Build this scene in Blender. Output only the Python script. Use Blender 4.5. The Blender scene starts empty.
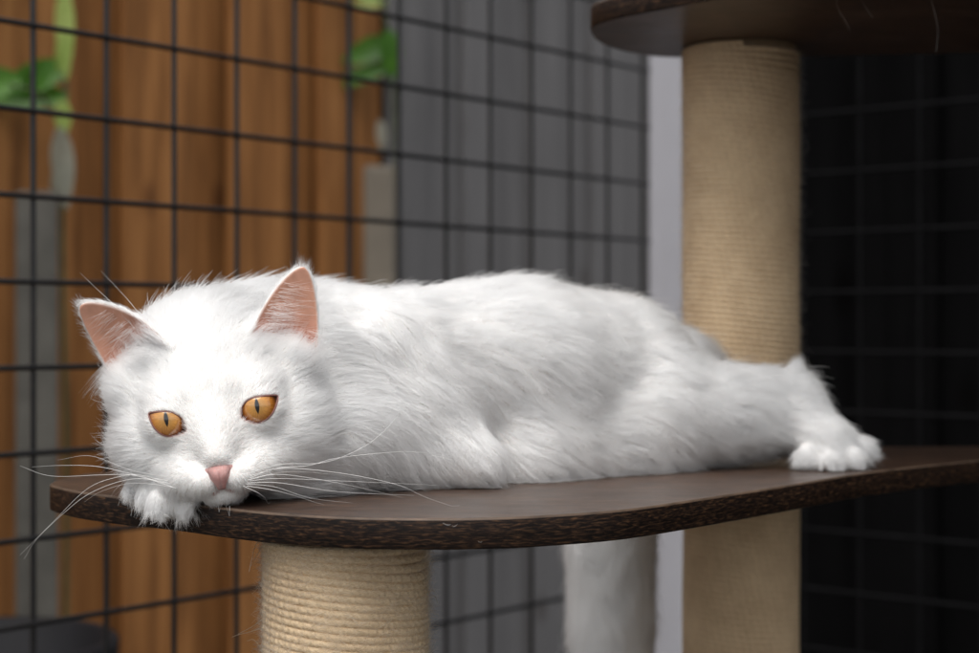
import bpy, bmesh, math, random, time
import numpy as np
from mathutils import Vector, Matrix, kdtree

T0 = time.time()
random.seed(4)
rng = np.random.default_rng(11)
SC = bpy.context.scene
COL = SC.collection
R = math.radians

ZP = 0.75               # top of the cat tree platform
CAMH = 0.102            # camera above the platform top
FPX = 1632.0            # focal length in photo pixels (60 mm on 36 mm)
CX, CY = 489.5, 326.5

def at(px, py, d):
    """a photo ray met at depth d, z measured from the platform top"""
    return np.array([(px - CX) / FPX * d, d, CAMH - (py - CY) / FPX * d])

def atw(px, py, d):
    p = at(px, py, d); p[2] += ZP
    return p

# ------------------------------------------------------------------ helpers
def link(o, parent=None):
    COL.objects.link(o)
    if parent is not None:
        o.parent = parent
    return o

def tag(o, label=None, cat=None, group=None, kind=None):
    if label: o['label'] = label
    if cat: o['category'] = cat
    if group: o['group'] = group
    if kind: o['kind'] = kind
    return o

def empty(name, loc=(0, 0, 0)):
    o = bpy.data.objects.new(name, None)
    o.empty_display_size = 0.05
    o.location = loc
    return link(o)

def mesh_np(name, v, f, mat=None, parent=None, smooth=True):
    """v (n,3), f list of lists or (m,k) array"""
    me = bpy.data.meshes.new(name)
    v = np.asarray(v, dtype=np.float32)
    f = np.asarray(f, dtype=np.int32)
    me.vertices.add(len(v)); me.vertices.foreach_set('co', v.ravel())
    k = f.shape[1]
    me.loops.add(f.size); me.loops.foreach_set('vertex_index', f.ravel())
    me.polygons.add(len(f))
    me.polygons.foreach_set('loop_start', np.arange(0, f.size, k, dtype=np.int32))
    me.polygons.foreach_set('use_smooth', np.full(len(f), smooth, dtype=bool))
    me.update(calc_edges=True)
    me.validate()
    if mat: me.materials.append(mat)
    return link(bpy.data.objects.new(name, me), parent)

def bm_obj(name, bm, mat=None, parent=None, smooth=False):
    me = bpy.data.meshes.new(name)
    bm.normal_update()
    bm.to_mesh(me); bm.free()
    if smooth:
        for p in me.polygons: p.use_smooth = True
    if mat: me.materials.append(mat)
    return link(bpy.data.objects.new(name, me), parent)

def add_box(bm, c, size, rot=None, bevel=0.0):
    m = Matrix.Translation(Vector(c)) @ (rot if rot is not None else Matrix.Identity(4)) @ Matrix.Diagonal((size[0], size[1], size[2], 1))
    r = bmesh.ops.create_cube(bm, size=1.0, matrix=m)
    if bevel > 0:
        es = set(e for v in r['verts'] for e in v.link_edges)
        bmesh.ops.bevel(bm, geom=list(es), offset=bevel, segments=2, affect='EDGES', profile=0.7)

def tube_arrays(pts, rad, seg=8, cap=True):
    pts = np.asarray(pts, float); n = len(pts)
    rad = np.broadcast_to(np.asarray(rad, float), (n,))
    t = np.gradient(pts, axis=0); t /= np.linalg.norm(t, axis=1)[:, None] + 1e-12
    ref = np.array([0, 0, 1.0]) if abs(t[0][2]) < 0.9 else np.array([1.0, 0, 0])
    a = np.cross(t[0], ref); a /= np.linalg.norm(a)
    V, F = [], []
    ang = np.linspace(0, 2 * np.pi, seg, endpoint=False)
    for i in range(n):
        a = a - t[i] * np.dot(a, t[i]); a /= np.linalg.norm(a) + 1e-12
        b = np.cross(t[i], a)
        V.append(pts[i] + rad[i] * (np.cos(ang)[:, None] * a + np.sin(ang)[:, None] * b))
    V = np.concatenate(V)
    for i in range(n - 1):
        for j in range(seg):
            F.append((i * seg + j, i * seg + (j + 1) % seg, (i + 1) * seg + (j + 1) % seg, (i + 1) * seg + j))
    if cap:
        c0 = len(V); V = np.vstack([V, pts[0], pts[-1]])
        for j in range(seg):
            F.append((c0, (j + 1) % seg, j, c0)) if False else None
    return V, np.array(F, dtype=np.int32)

def catmull(P, n=10, closed=False):
    P = np.asarray(P, float)
    if closed:
        Q = np.vstack([P[-1], P, P[0], P[1]])
    else:
        Q = np.vstack([2 * P[0] - P[1], P, 2 * P[-1] - P[-2]])
    out = []
    m = len(Q) - 3
    for i in range(m):
        p0, p1, p2, p3 = Q[i:i + 4]
        for s in np.linspace(0, 1, n, endpoint=False):
            out.append(0.5 * (2 * p1 + (p2 - p0) * s + (2 * p0 - 5 * p1 + 4 * p2 - p3) * s * s + (3 * p1 - p0 - 3 * p2 + p3) * s ** 3))
    if not closed: out.append(P[-1])
    return np.array(out)

def nrm(v):
    v = np.asarray(v, float)
    return v / (np.linalg.norm(v, axis=-1, keepdims=True) + 1e-12)

_nd = rng.normal(size=(24, 3)); _np = rng.uniform(0, 6.28, 24); _nf = rng.uniform(0.6, 1.7, 24)
def noise(p, scale, off=0):
    """cheap smooth noise, about -1..1"""
    q = p / scale
    s = np.zeros(len(p))
    for k in range(8):
        i = (k + off * 5) % 24
        s += np.sin(q @ (_nd[i] * _nf[i]) * 2.2 + _np[i] + 1.7 * off)
    return s / 3.2

# ------------------------------------------------------------------ materials
def mat_new(name):
    m = bpy.data.materials.new(name); m.use_nodes = True
    nt = m.node_tree
    return m, nt, nt.nodes['Principled BSDF'], nt.nodes['Material Output']

def N(nt, t, **kw):
    n = nt.nodes.new(t)
    for k, v in kw.items():
        if k.startswith('_'): setattr(n, k[1:], v)
        else: n.inputs[k.replace('__', ' ')].default_value = v
    return n

def ramp(nt, stops, interp='LINEAR'):
    n = nt.nodes.new('ShaderNodeValToRGB')
    cr = n.color_ramp; cr.interpolation = interp
    while len(cr.elements) < len(stops): cr.elements.new(0.5)
    for e, (p, c) in zip(cr.elements, stops):
        e.position = p; e.color = (c[0], c[1], c[2], 1)
    return n

def simple(name, col, rough=0.5, spec=0.5, var=0.0, scale=8.0, bump=0.0, bscale=60.0):
    m, nt, b, o = mat_new(name)
    b.inputs['Roughness'].default_value = rough
    b.inputs['Specular IOR Level'].default_value = spec
    tc = N(nt, 'ShaderNodeTexCoord')
    if var > 0:
        no = N(nt, 'ShaderNodeTexNoise', Scale=scale, Detail=6.0)
        nt.links.new(tc.outputs['Object'], no.inputs['Vector'])
        r = ramp(nt, [(0.3, [c * (1 - var) for c in col]), (0.7, [min(1, c * (1 + var)) for c in col])])
        nt.links.new(no.outputs['Fac'], r.inputs['Fac'])
        nt.links.new(r.outputs['Color'], b.inputs['Base Color'])
    else:
        b.inputs['Base Color'].default_value = (*col, 1)
    if bump > 0:
        n2 = N(nt, 'ShaderNodeTexNoise', Scale=bscale, Detail=5.0)
        nt.links.new(tc.outputs['Object'], n2.inputs['Vector'])
        bp = N(nt, 'ShaderNodeBump', Strength=bump, Distance=0.002)
        nt.links.new(n2.outputs['Fac'], bp.inputs['Height'])
        nt.links.new(bp.outputs['Normal'], b.inputs['Normal'])
    return m

def wood_laminate(name):
    """dark rustic brown laminate with fine lighter flecks, grain along the board"""
    m, nt, b, o = mat_new(name)
    tc = N(nt, 'ShaderNodeTexCoord')
    mp = N(nt, 'ShaderNodeMapping'); mp.inputs['Rotation'].default_value = (0, 0, R(-12)); mp.inputs['Scale'].default_value = (1.0, 9.0, 9.0)
    nt.links.new(tc.outputs['Object'], mp.inputs['Vector'])
    n1 = N(nt, 'ShaderNodeTexNoise', Scale=70.0, Detail=7.0, Roughness=0.66, Distortion=0.3)
    n2 = N(nt, 'ShaderNodeTexNoise', Scale=9.0, Detail=4.0, Roughness=0.6, Distortion=0.8)
    nt.links.new(mp.outputs['Vector'], n1.inputs['Vector']); nt.links.new(mp.outputs['Vector'], n2.inputs['Vector'])
    r1 = ramp(nt, [(0.36, (0.026, 0.0155, 0.011)), (0.50, (0.062, 0.0365, 0.0245)), (0.58, (0.105, 0.060, 0.037)), (0.70, (0.19, 0.105, 0.058))])
    r2 = ramp(nt, [(0.3, (0.55, 0.5, 0.48)), (0.7, (1.15, 1.1, 1.05))])
    nt.links.new(n1.outputs['Fac'], r1.inputs['Fac']); nt.links.new(n2.outputs['Fac'], r2.inputs['Fac'])
    mx = N(nt, 'ShaderNodeMixRGB', _blend_type='MULTIPLY', Fac=1.0)
    nt.links.new(r1.outputs['Color'], mx.inputs['Color1']); nt.links.new(r2.outputs['Color'], mx.inputs['Color2'])
    nt.links.new(mx.outputs['Color'], b.inputs['Base Color'])
    n3 = N(nt, 'ShaderNodeTexNoise', Scale=30.0, Detail=5.0)
    nt.links.new(tc.outputs['Object'], n3.inputs['Vector'])
    mr = N(nt, 'ShaderNodeMapRange'); mr.inputs['To Min'].default_value = 0.30; mr.inputs['To Max'].default_value = 0.46
    nt.links.new(n3.outputs['Fac'], mr.inputs['Value']); nt.links.new(mr.outputs['Result'], b.inputs['Roughness'])
    bp = N(nt, 'ShaderNodeBump', Strength=0.35, Distance=0.0006)
    nt.links.new(n1.outputs['Fac'], bp.inputs['Height']); nt.links.new(bp.outputs['Normal'], b.inputs['Normal'])
    b.inputs['Specular IOR Level'].default_value = 0.5
    return m

def edge_mat(name, gain, spec):
    m, nt, b, o = mat_new(name)
    uv = N(nt, 'ShaderNodeUVMap')
    mp = N(nt, 'ShaderNodeMapping'); mp.inputs['Scale'].default_value = (140.0, 900.0, 1.0)
    nt.links.new(uv.outputs['UV'], mp.inputs['Vector'])
    n1 = N(nt, 'ShaderNodeTexNoise', Scale=1.0, Detail=5.0, Roughness=0.6, Distortion=0.5)
    m2 = N(nt, 'ShaderNodeMapping'); m2.inputs['Scale'].default_value = (16.0, 260.0, 1.0)
    nt.links.new(uv.outputs['UV'], m2.inputs['Vector'])
    n2 = N(nt, 'ShaderNodeTexNoise', Scale=1.0, Detail=3.0)
    nt.links.new(mp.outputs['Vector'], n1.inputs['Vector']); nt.links.new(m2.outputs['Vector'], n2.inputs['Vector'])
    r1 = ramp(nt, [(0.40, (0.012 * gain, 0.0075 * gain, 0.006 * gain)), (0.50, (0.030 * gain, 0.016 * gain, 0.011 * gain)), (0.58, (0.085 * gain, 0.046 * gain, 0.025 * gain)), (0.70, (0.19 * gain, 0.10 * gain, 0.05 * gain))])
    r2 = ramp(nt, [(0.35, (0.55, 0.53, 0.52)), (0.62, (1.05, 1.02, 1.0))])
    nt.links.new(n1.outputs['Fac'], r1.inputs['Fac']); nt.links.new(n2.outputs['Fac'], r2.inputs['Fac'])
    mx = N(nt, 'ShaderNodeMixRGB', _blend_type='MULTIPLY', Fac=1.0)
    nt.links.new(r1.outputs['Color'], mx.inputs['Color1']); nt.links.new(r2.outputs['Color'], mx.inputs['Color2'])
    nt.links.new(mx.outputs['Color'], b.inputs['Base Color'])
    b.inputs['Roughness'].default_value = 0.5; b.inputs['Specular IOR Level'].default_value = spec
    bp = N(nt, 'ShaderNodeBump', Strength=0.4, Distance=0.0005)
    nt.links.new(n1.outputs['Fac'], bp.inputs['Height']); nt.links.new(bp.outputs['Normal'], b.inputs['Normal'])
    return m

def sisal_mat():
    m, nt, b, o = mat_new('sisal_rope')
    uv = N(nt, 'ShaderNodeUVMap')
    mp = N(nt, 'ShaderNodeMapping'); mp.inputs['Scale'].default_value = (1.0, 1.0, 1.0)
    nt.links.new(uv.outputs['UV'], mp.inputs['Vector'])
    wv = N(nt, 'ShaderNodeTexWave', _wave_type='BANDS', _bands_direction='DIAGONAL', Scale=0.5, Distortion=5.0, Detail=4.0)
    wv.inputs['Detail Scale'].default_value = 2.0
    nt.links.new(mp.outputs['Vector'], wv.inputs['Vector'])
    tc = N(nt, 'ShaderNodeTexCoord')
    n1 = N(nt, 'ShaderNodeTexNoise', Scale=26.0, Detail=4.0, Roughness=0.7)
    nt.links.new(tc.outputs['Object'], n1.inputs['Vector'])
    m2 = N(nt, 'ShaderNodeMapping'); m2.inputs['Scale'].default_value = (1.0, 6.0, 1.0)
    nt.links.new(uv.outputs['UV'], m2.inputs['Vector'])
    n2 = N(nt, 'ShaderNodeTexNoise', Scale=2.2, Detail=8.0, Roughness=0.75)
    nt.links.new(m2.outputs['Vector'], n2.inputs['Vector'])
    r1 = ramp(nt, [(0.25, (0.54, 0.385, 0.225)), (0.5, (0.80, 0.625, 0.415)), (0.75, (0.92, 0.77, 0.57))])
    nt.links.new(n2.outputs['Fac'], r1.inputs['Fac'])
    r2 = ramp(nt, [(0.3, (0.86, 0.80, 0.74)), (0.7, (1.1, 1.08, 1.05))])
    nt.links.new(n1.outputs['Fac'], r2.inputs['Fac'])
    mx = N(nt, 'ShaderNodeMixRGB', _blend_type='MULTIPLY', Fac=1.0)
    nt.links.new(r1.outputs['Color'], mx.inputs['Color1']); nt.links.new(r2.outputs['Color'], mx.inputs['Color2'])
    r3 = ramp(nt, [(0.0, (0.80, 0.78, 0.74)), (0.5, (1, 1, 1))])
    nt.links.new(wv.outputs['Fac'], r3.inputs['Fac'])
    mx2 = N(nt, 'ShaderNodeMixRGB', _blend_type='MULTIPLY', Fac=0.35)
    nt.links.new(mx.outputs['Color'], mx2.inputs['Color1']); nt.links.new(r3.outputs['Color'], mx2.inputs['Color2'])
    nt.links.new(mx2.outputs['Color'], b.inputs['Base Color'])
    b.inputs['Roughness'].default_value = 0.8
    b.inputs['Specular IOR Level'].default_value = 0.25
    ad = N(nt, 'ShaderNodeMath', _operation='ADD')
    nt.links.new(wv.outputs['Fac'], ad.inputs[0]); nt.links.new(n2.outputs['Fac'], ad.inputs[1])
    bp = N(nt, 'ShaderNodeBump', Strength=0.7, Distance=0.0008)
    nt.links.new(ad.outputs['Value'], bp.inputs['Height']); nt.links.new(bp.outputs['Normal'], b.inputs['Normal'])
    return m

def hair_mat(name, col, rough=0.35, radial=0.45, rnd=0.04):
    m = bpy.data.materials.new(name); m.use_nodes = True
    nt = m.node_tree; nt.nodes.clear()
    out = N(nt, 'ShaderNodeOutputMaterial')
    h = nt.nodes.new('ShaderNodeBsdfHairPrincipled')
    h.model = 'CHIANG'; h.parametrization = 'COLOR'
    h.inputs['Roughness'].default_value = rough
    h.inputs['Radial Roughness'].default_value = radial
    h.inputs['Random Roughness'].default_value = 0.2
    hi = N(nt, 'ShaderNodeHairInfo')
    r = ramp(nt, [(0.0, [c * (1 - rnd) for c in col]), (1.0, [min(0.995, c * (1 + rnd)) for c in col])])
    nt.links.new(hi.outputs['Random'], r.inputs['Fac'])
    nt.links.new(r.outputs['Color'], h.inputs['Color'])
    nt.links.new(h.outputs['BSDF'], out.inputs['Surface'])
    return m

def fence_mat(name, stops, rough=0.8, spec=0.3):
    """boards: 'tone' face attribute per board + long vertical grain + knots"""
    m, nt, b, o = mat_new(name)
    tc = N(nt, 'ShaderNodeTexCoord')
    at_ = N(nt, 'ShaderNodeAttribute', _attribute_name='tone')
    mp = N(nt, 'ShaderNodeMapping'); mp.inputs['Scale'].default_value = (14, 14, 0.9)
    ad = N(nt, 'ShaderNodeVectorMath', _operation='ADD')
    sc = N(nt, 'ShaderNodeVectorMath', _operation='SCALE'); sc.inputs['Scale'].default_value = 7.0
    nt.links.new(at_.outputs['Color'], sc.inputs[0])
    nt.links.new(tc.outputs['Object'], ad.inputs[0]); nt.links.new(sc.outputs['Vector'], ad.inputs[1])
    nt.links.new(ad.outputs['Vector'], mp.inputs['Vector'])
    n1 = N(nt, 'ShaderNodeTexNoise', Scale=2.4, Detail=6.0, Roughness=0.6, Distortion=0.6)
    nt.links.new(mp.outputs['Vector'], n1.inputs['Vector'])
    r1 = ramp(nt, stops)
    nt.links.new(n1.outputs['Fac'], r1.inputs['Fac'])
    n4 = N(nt, 'ShaderNodeTexVoronoi', Scale=6.0)
    mp4 = N(nt, 'ShaderNodeMapping'); mp4.inputs['Scale'].default_value = (1.2, 1.2, 0.6)
    nt.links.new(ad.outputs['Vector'], mp4.inputs['Vector']); nt.links.new(mp4.outputs['Vector'], n4.inputs['Vector'])
    r4 = ramp(nt, [(0.05, (0.35, 0.28, 0.24)), (0.16, (1, 1, 1))])
    nt.links.new(n4.outputs['Distance'], r4.inputs['Fac'])
    mx = N(nt, 'ShaderNodeMixRGB', _blend_type='MULTIPLY', Fac=0.8)
    nt.links.new(r1.outputs['Color'], mx.inputs['Color1']); nt.links.new(r4.outputs['Color'], mx.inputs['Color2'])
    r5 = ramp(nt, [(0.0, (0.62, 0.60, 0.58)), (1.0, (1.25, 1.22, 1.2))])
    nt.links.new(at_.outputs['Fac'], r5.inputs['Fac'])
    mx2 = N(nt, 'ShaderNodeMixRGB', _blend_type='MULTIPLY', Fac=1.0)
    nt.links.new(mx.outputs['Color'], mx2.inputs['Color1']); nt.links.new(r5.outputs['Color'], mx2.inputs['Color2'])
    nt.links.new(mx2.outputs['Color'], b.inputs['Base Color'])
    b.inputs['Roughness'].default_value = rough
    b.inputs['Specular IOR Level'].default_value = spec
    bp = N(nt, 'ShaderNodeBump', Strength=0.4, Distance=0.002)
    nt.links.new(n1.outputs['Fac'], bp.inputs['Height']); nt.links.new(bp.outputs['Normal'], b.inputs['Normal'])
    return m

M_lam = wood_laminate('dark_laminate')
M_edge = edge_mat('edge_banding', 0.60, 0.22)
M_rim = simple('worn_rim', (0.10, 0.066, 0.045), rough=0.5, spec=0.4, var=0.45, scale=60)
M_sisal = sisal_mat()
M_wire = simple('black_coated_wire', (0.008, 0.008, 0.009), rough=0.30, spec=0.65, var=0.25, scale=60, bump=0.15, bscale=300)
M_brown = fence_mat('brown_timber', [(0.28, (0.105, 0.042, 0.011)), (0.5, (0.245, 0.106, 0.032)), (0.72, (0.360, 0.168, 0.056))])
M_grey = fence_mat('grey_timber', [(0.28, (0.105, 0.105, 0.109)), (0.5, (0.135, 0.135, 0.140)), (0.75, (0.16, 0.16, 0.165))])
M_dark = fence_mat('black_boards', [(0.3, (0.002, 0.002, 0.0022)), (0.55, (0.0035, 0.0035, 0.0038)), (0.8, (0.005, 0.005, 0.0053))], rough=0.9, spec=0.06)  # black boards, albedo lowered further so the colour carries the shade
M_wire2 = simple('shaded_black_wire', (0.006, 0.006, 0.0066), rough=0.8, spec=0.08, var=0.25, scale=60)  # darker, duller copy of the coated wire, shade put into its colour
M_white = simple('white_painted_post', (0.50, 0.50, 0.54), rough=0.5, var=0.05, scale=5, bump=0.1)
M_conc = simple('weathered_concrete', (0.095, 0.09, 0.078), rough=0.85, var=0.3, scale=14, bump=0.6, bscale=90)
M_stone = simple('pale_post', (0.20, 0.172, 0.135), rough=0.8, var=0.2, scale=10, bump=0.4)
M_ground = simple('paving', (0.08, 0.077, 0.073), rough=0.9, var=0.35, scale=3, bump=0.6, bscale=40)
M_black = simple('black_plastic', (0.007, 0.007, 0.009), rough=0.65, spec=0.2, var=0.2, scale=20, bump=0.1)

def leaf_mat(name, c0, c1):
    m, nt, b, o = mat_new(name)
    tc = N(nt, 'ShaderNodeTexCoord')
    n1 = N(nt, 'ShaderNodeTexNoise', Scale=18.0, Detail=3.0)
    nt.links.new(tc.outputs['Object'], n1.inputs['Vector'])
    r = ramp(nt, [(0.3, c0), (0.7, c1)])
    nt.links.new(n1.outputs['Fac'], r.inputs['Fac'])
    nt.links.new(r.outputs['Color'], b.inputs['Base Color'])
    b.inputs['Roughness'].default_value = 0.4
    tr = N(nt, 'ShaderNodeBsdfTranslucent')
    nt.links.new(r.outputs['Color'], tr.inputs['Color'])
    mx = N(nt, 'ShaderNodeMixShader', Fac=0.45)
    nt.links.new(b.outputs['BSDF'], mx.inputs[1]); nt.links.new(tr.outputs['BSDF'], mx.inputs[2])
    nt.links.new(mx.outputs['Shader'], o.inputs['Surface'])
    return m
M_leaf = leaf_mat('green_leaf', (0.045, 0.15, 0.012), (0.11, 0.29, 0.028))
M_leaf_y = leaf_mat('yellow_green_leaf', (0.36, 0.52, 0.10), (0.58, 0.72, 0.22))
M_leaf_p = leaf_mat('faded_leaf', (0.26, 0.26, 0.20), (0.46, 0.46, 0.38))
M_stem = simple('plant_stem', (0.10, 0.12, 0.05), rough=0.7, var=0.3, scale=30)

# ------------------------------------------------------------------ world, sun, camera
w = bpy.data.worlds.new("World"); SC.world = w; w.use_nodes = True
nt = w.node_tree
bg = nt.nodes['Background']
SUN_DIR = nrm(np.array([-0.12, -0.36, 0.92]))
sky = nt.nodes.new('ShaderNodeTexSky'); sky.sky_type = 'NISHITA'; sky.sun_disc = False
sky.sun_elevation = math.asin(SUN_DIR[2]); sky.sun_rotation = math.atan2(SUN_DIR[0], SUN_DIR[1]) % (2 * math.pi)
sky.air_density = 1.0; sky.dust_density = 2.5; sky.ozone_density = 1.0
hs = nt.nodes.new('ShaderNodeHueSaturation'); hs.inputs['Saturation'].default_value = 0.16
nt.links.new(sky.outputs['Color'], hs.inputs['Color']); nt.links.new(hs.outputs['Color'], bg.inputs['Color'])
bg.inputs['Strength'].default_value = 0.15

sl = bpy.data.lights.new('sun', 'SUN'); sl.energy = 2.45; sl.angle = R(55); sl.color = (1.0, 0.965, 0.92)
so = bpy.data.objects.new('sun', sl); COL.objects.link(so)
so.rotation_euler = Vector(SUN_DIR).to_track_quat('Z', 'Y').to_euler(); so.location = (-1.5, 0, 4)

cam = bpy.data.cameras.new('camera'); co = bpy.data.objects.new('camera', cam); COL.objects.link(co)
co.location = (0, 0, ZP + CAMH); co.rotation_euler = (R(90), 0, 0)
cam.lens = 60; cam.sensor_width = 36; cam.clip_start = 0.02; cam.clip_end = 300
cam.dof.use_dof = True; cam.dof.focus_distance = 0.918; cam.dof.aperture_fstop = 6.0; cam.dof.aperture_blades = 0
SC.camera = co

SC.view_settings.view_transform = 'Standard'; SC.view_settings.look = 'None'; SC.view_settings.exposure = 0
SC.render.engine = 'CYCLES'
SC.cycles.use_denoising = True
SC.cycles.use_adaptive_sampling = True; SC.cycles.adaptive_threshold = 0.02
try: SC.cycles.denoiser = 'OPENIMAGEDENOISE'
except Exception: pass
SC.cycles.max_bounces = 12; SC.cycles.diffuse_bounces = 4; SC.cycles.glossy_bounces = 6; SC.cycles.transmission_bounces = 8
SC.cycles.caustics_reflective = False; SC.cycles.caustics_refractive = False
SC.cycles_curves.shape = 'RIBBONS'

# ------------------------------------------------------------------ ground and surroundings
bm = bmesh.new()
bmesh.ops.create_grid(bm, x_segments=1, y_segments=1, size=150)
g = bm_obj('ground', bm, M_ground); tag(g, kind='structure')

U = nrm(np.array([0.0503, 0.0605, 0])); NRM = np.array([-U[1], U[0], 0])   # along / beyond the left mesh panel
W0 = np.array([-0.398, 1.432, 0]); CELL = math.hypot(0.0503, 0.0605)

def rod_mesh(segs, r, seg=8):
    VV, FF, off = [], [], 0
    for a, b in segs:
        V, F = tube_arrays([a, (np.array(a) + np.array(b)) / 2, b], r, seg)
        VV.append(V); FF.append(F + off); off += len(V)
    return np.vstack(VV), np.vstack(FF)

# left mesh panel
segs = []
z0 = ZP + CAMH + 0.0389
zb, zt = z0 - 11 * 0.075, z0 + 12 * 0.075
ia, ib = -9, 12.12
i_all = list(range(-9, 13))
WR = 0.0027
for i in i_all:
    p = W0 + U * CELL * i + NRM * WR * 1.6
    segs.append((p + [0, 0, zb], p + [0, 0, zt]))
for k in range(-11, 13):
    z = z0 + 0.075 * k
    segs.append((W0 + U * CELL * ia + [0, 0, z], W0 + U * CELL * ib + [0, 0, z]))
V, F = rod_mesh(segs, WR)
o = mesh_np('wire_mesh_panel', V, F, M_wire)
tag(o, 'black square wire mesh panel in front of the brown timber fence, behind the cat', 'wire panel', 'black wire mesh panels of the enclosure')

# corner post and right mesh panel (square to the left one)
CORNER = W0 + U * CELL * 12.75
UR = np.array([U[1], -U[0], 0])
segs = []
for j in range(0, 24):
    p = CORNER + UR * (0.045 + 0.0787 * j)
    segs.append((p + [0, 0, zb], p + [0, 0, zt]))
for k in range(-11, 13):
    z = z0 + 0.075 * k + 0.004
    segs.append((CORNER + UR * 0.03 + NRM * -0.004 + [0, 0, z], CORNER + UR * 1.9 + NRM * -0.004 + [0, 0, z]))
V, F = rod_mesh(segs, WR)
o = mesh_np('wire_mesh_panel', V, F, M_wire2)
tag(o, 'black wire mesh panel at right against the black board wall, shadow put into its darker colour', 'wire panel', 'black wire mesh panels of the enclosure')

ROTW = Matrix.Rotation(math.atan2(U[1], U[0]), 4, 'Z')
bm = bmesh.new()
pc = CORNER + UR * 0.012
add_box(bm, (pc[0], pc[1], 1.05), (0.055, 0.055, 2.1), ROTW, 0.004)
o = bm_obj('corner_post', bm, M_white)
tag(o, 'pale white upright corner post beside the far sisal post', 'post')

def boards(name, start, d, n, wdt, zlo, zhi, mat, label, cat, depth=0.018, lap=0.008, gapz=0.0, normal=None, rail=True, alt=0.012, narrow=1.0, back=0.002):
    root = empty(name, (start[0], start[1], 0))
    tag(root, label, cat)
    rt = Matrix.Rotation(math.atan2(d[1], d[0]), 4, 'Z')
    bm = bmesh.new()
    lay = bm.faces.layers.float_color.new('tone') if hasattr(bm.faces.layers, 'float_color') else None
    tones = []
    x = 0.0
    for i in range(n):
        ww = wdt * random.uniform(0.9, 1.1) * (narrow if i % 2 else 2 - narrow)
        nf0 = len(bm.faces)
        c = d * (x + ww / 2) + normal * (depth + back if i % 2 else 0.0)
        hz = zhi + random.uniform(-0.006, 0.006)
        add_box(bm, (c[0], c[1], (zlo + hz) / 2), (ww + (0.022 if narrow == 1 else 0.14) if i % 2 else ww - lap, depth, hz - zlo), rt, 0.002)
        tones.append((nf0, random.random() * (0.45 if (i % 2 and narrow < 1) else 1.0)))  # set-back boards toned darker, shadow of the gaps put into the colour
        x += ww
    bm.faces.ensure_lookup_table()
    nf = len(bm.faces)
    tone = np.zeros(nf)
    ends = [t[0] for t in tones[1:]] + [nf]
    for (a, t), e in zip(tones, ends): tone[a:e] = t
    o = bm_obj('board_panel', bm, mat, root)
    a = o.data.attributes.new('tone', 'FLOAT', 'FACE'); a.data.foreach_set('value', tone.astype(np.float32))
    if rail:
        for zz in (zlo + 0.25 * (zhi - zlo), zlo + 0.8 * (zhi - zlo)):
            bm = bmesh.new()
            c = d * x / 2 + normal * (0.062 + back)
            add_box(bm, (c[0], c[1], zz), (x, 0.04, 0.07), rt, 0.003)
            r_ = bm_obj('rail', bm, mat, root)
            a = r_.data.attributes.new('tone', 'FLOAT', 'FACE'); a.data.foreach_set('value', np.full(len(r_.data.polygons), 0.3, np.float32))
    return root

FT = 1.05     # fence stands this far beyond the mesh
def on_fence(px, ft=FT):
    """where the photo column px meets the fence plane"""
    q = W0 + NRM * ft
    dr = np.array([(px - CX) / FPX, 1.0, 0])
    # (t*dr - q).NRM = 0
    t = np.dot(q, NRM) / np.dot(dr, NRM)
    return dr * t
p_end = on_fence(392)
start = p_end - U * 0.172 * 14
boards('timber_fence', start, U, 20, 0.1204, 0.02, 1.75, M_brown, 'brown vertical board timber fence outside the wire mesh', 'fence', normal=NRM, narrow=0.72, back=0.022)
p2 = on_fence(386, FT - 0.012)
boards('slate_fence', p2, U, 16, 0.118, 0.02, 1.95, M_grey, 'dark grey painted vertical board fence right of the brown fence', 'fence', normal=NRM, lap=0.006)
# black wall behind the right mesh panel
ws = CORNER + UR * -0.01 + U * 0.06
boards('board_wall', ws, UR, 23, 0.125, 0.0, 2.3, M_dark, 'black painted board wall at right, its colour deepened for shade', 'wall', normal=U, alt=0.004, lap=0.004)

# grey upright beyond the mesh at far left
p = on_fence(37, FT - 0.10)
bm = bmesh.new()
topz = ZP + CAMH + (CY - 192) / FPX * p[1]
add_box(bm, (p[0], p[1], topz / 2), (0.064, 0.044, topz), Matrix.Rotation(0.25, 4, 'Z'), 0.008)
o = bm_obj('concrete_post', bm, M_conc); tag(o, 'grey weathered concrete post left of the cat, under the green leaves', 'post')
# pale low post where brown meets grey
p = on_fence(379, FT - 0.08)
bm = bmesh.new()
topz = ZP + CAMH + (CY - 166) / FPX * p[1]
add_box(bm, (p[0], p[1], topz / 2), (0.060, 0.038, topz), Matrix.Rotation(0.1, 4, 'Z'), 0.010)
o = bm_obj('stone_post', bm, M_stone); tag(o, 'pale beige low post where the brown fence meets the grey one', 'post')

# black tub, lower left
root = empty('black_tub', (0, 0, 0)); tag(root, 'black plastic tub standing on the ground at lower left, outside the mesh', 'tub')
p = on_fence(-22, 0.40)
tz = ZP + CAMH - (640 - CY) / FPX * p[1]
bm = bmesh.new()
prof = [(0.0, 0.004), (0.11, 0.004), (0.118, 0.02), (0.142, tz - 0.03), (0.142, tz - 0.028), (0.155, tz - 0.026), (0.156, tz - 0.004), (0.151, tz), (0.140, tz - 0.002), (0.116, 0.03), (0, 0.03)]
vs = []
nseg = 40
for r_, z_ in prof:
    vs.append([bm.verts.new((p[0] + r_ * math.cos(a), p[1] + r_ * math.sin(a), z_)) for a in np.linspace(0, 2 * math.pi, nseg, endpoint=False)])
for i in range(len(prof) - 1):
    for j in range(nseg):
        bm.faces.new((vs[i][j], vs[i][(j + 1) % nseg], vs[i + 1][(j + 1) % nseg], vs[i + 1][j]))
bmesh.ops.remove_doubles(bm, verts=bm.verts, dist=1e-5)
bm_obj('bucket', bm, M_black, root, smooth=True)
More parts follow.
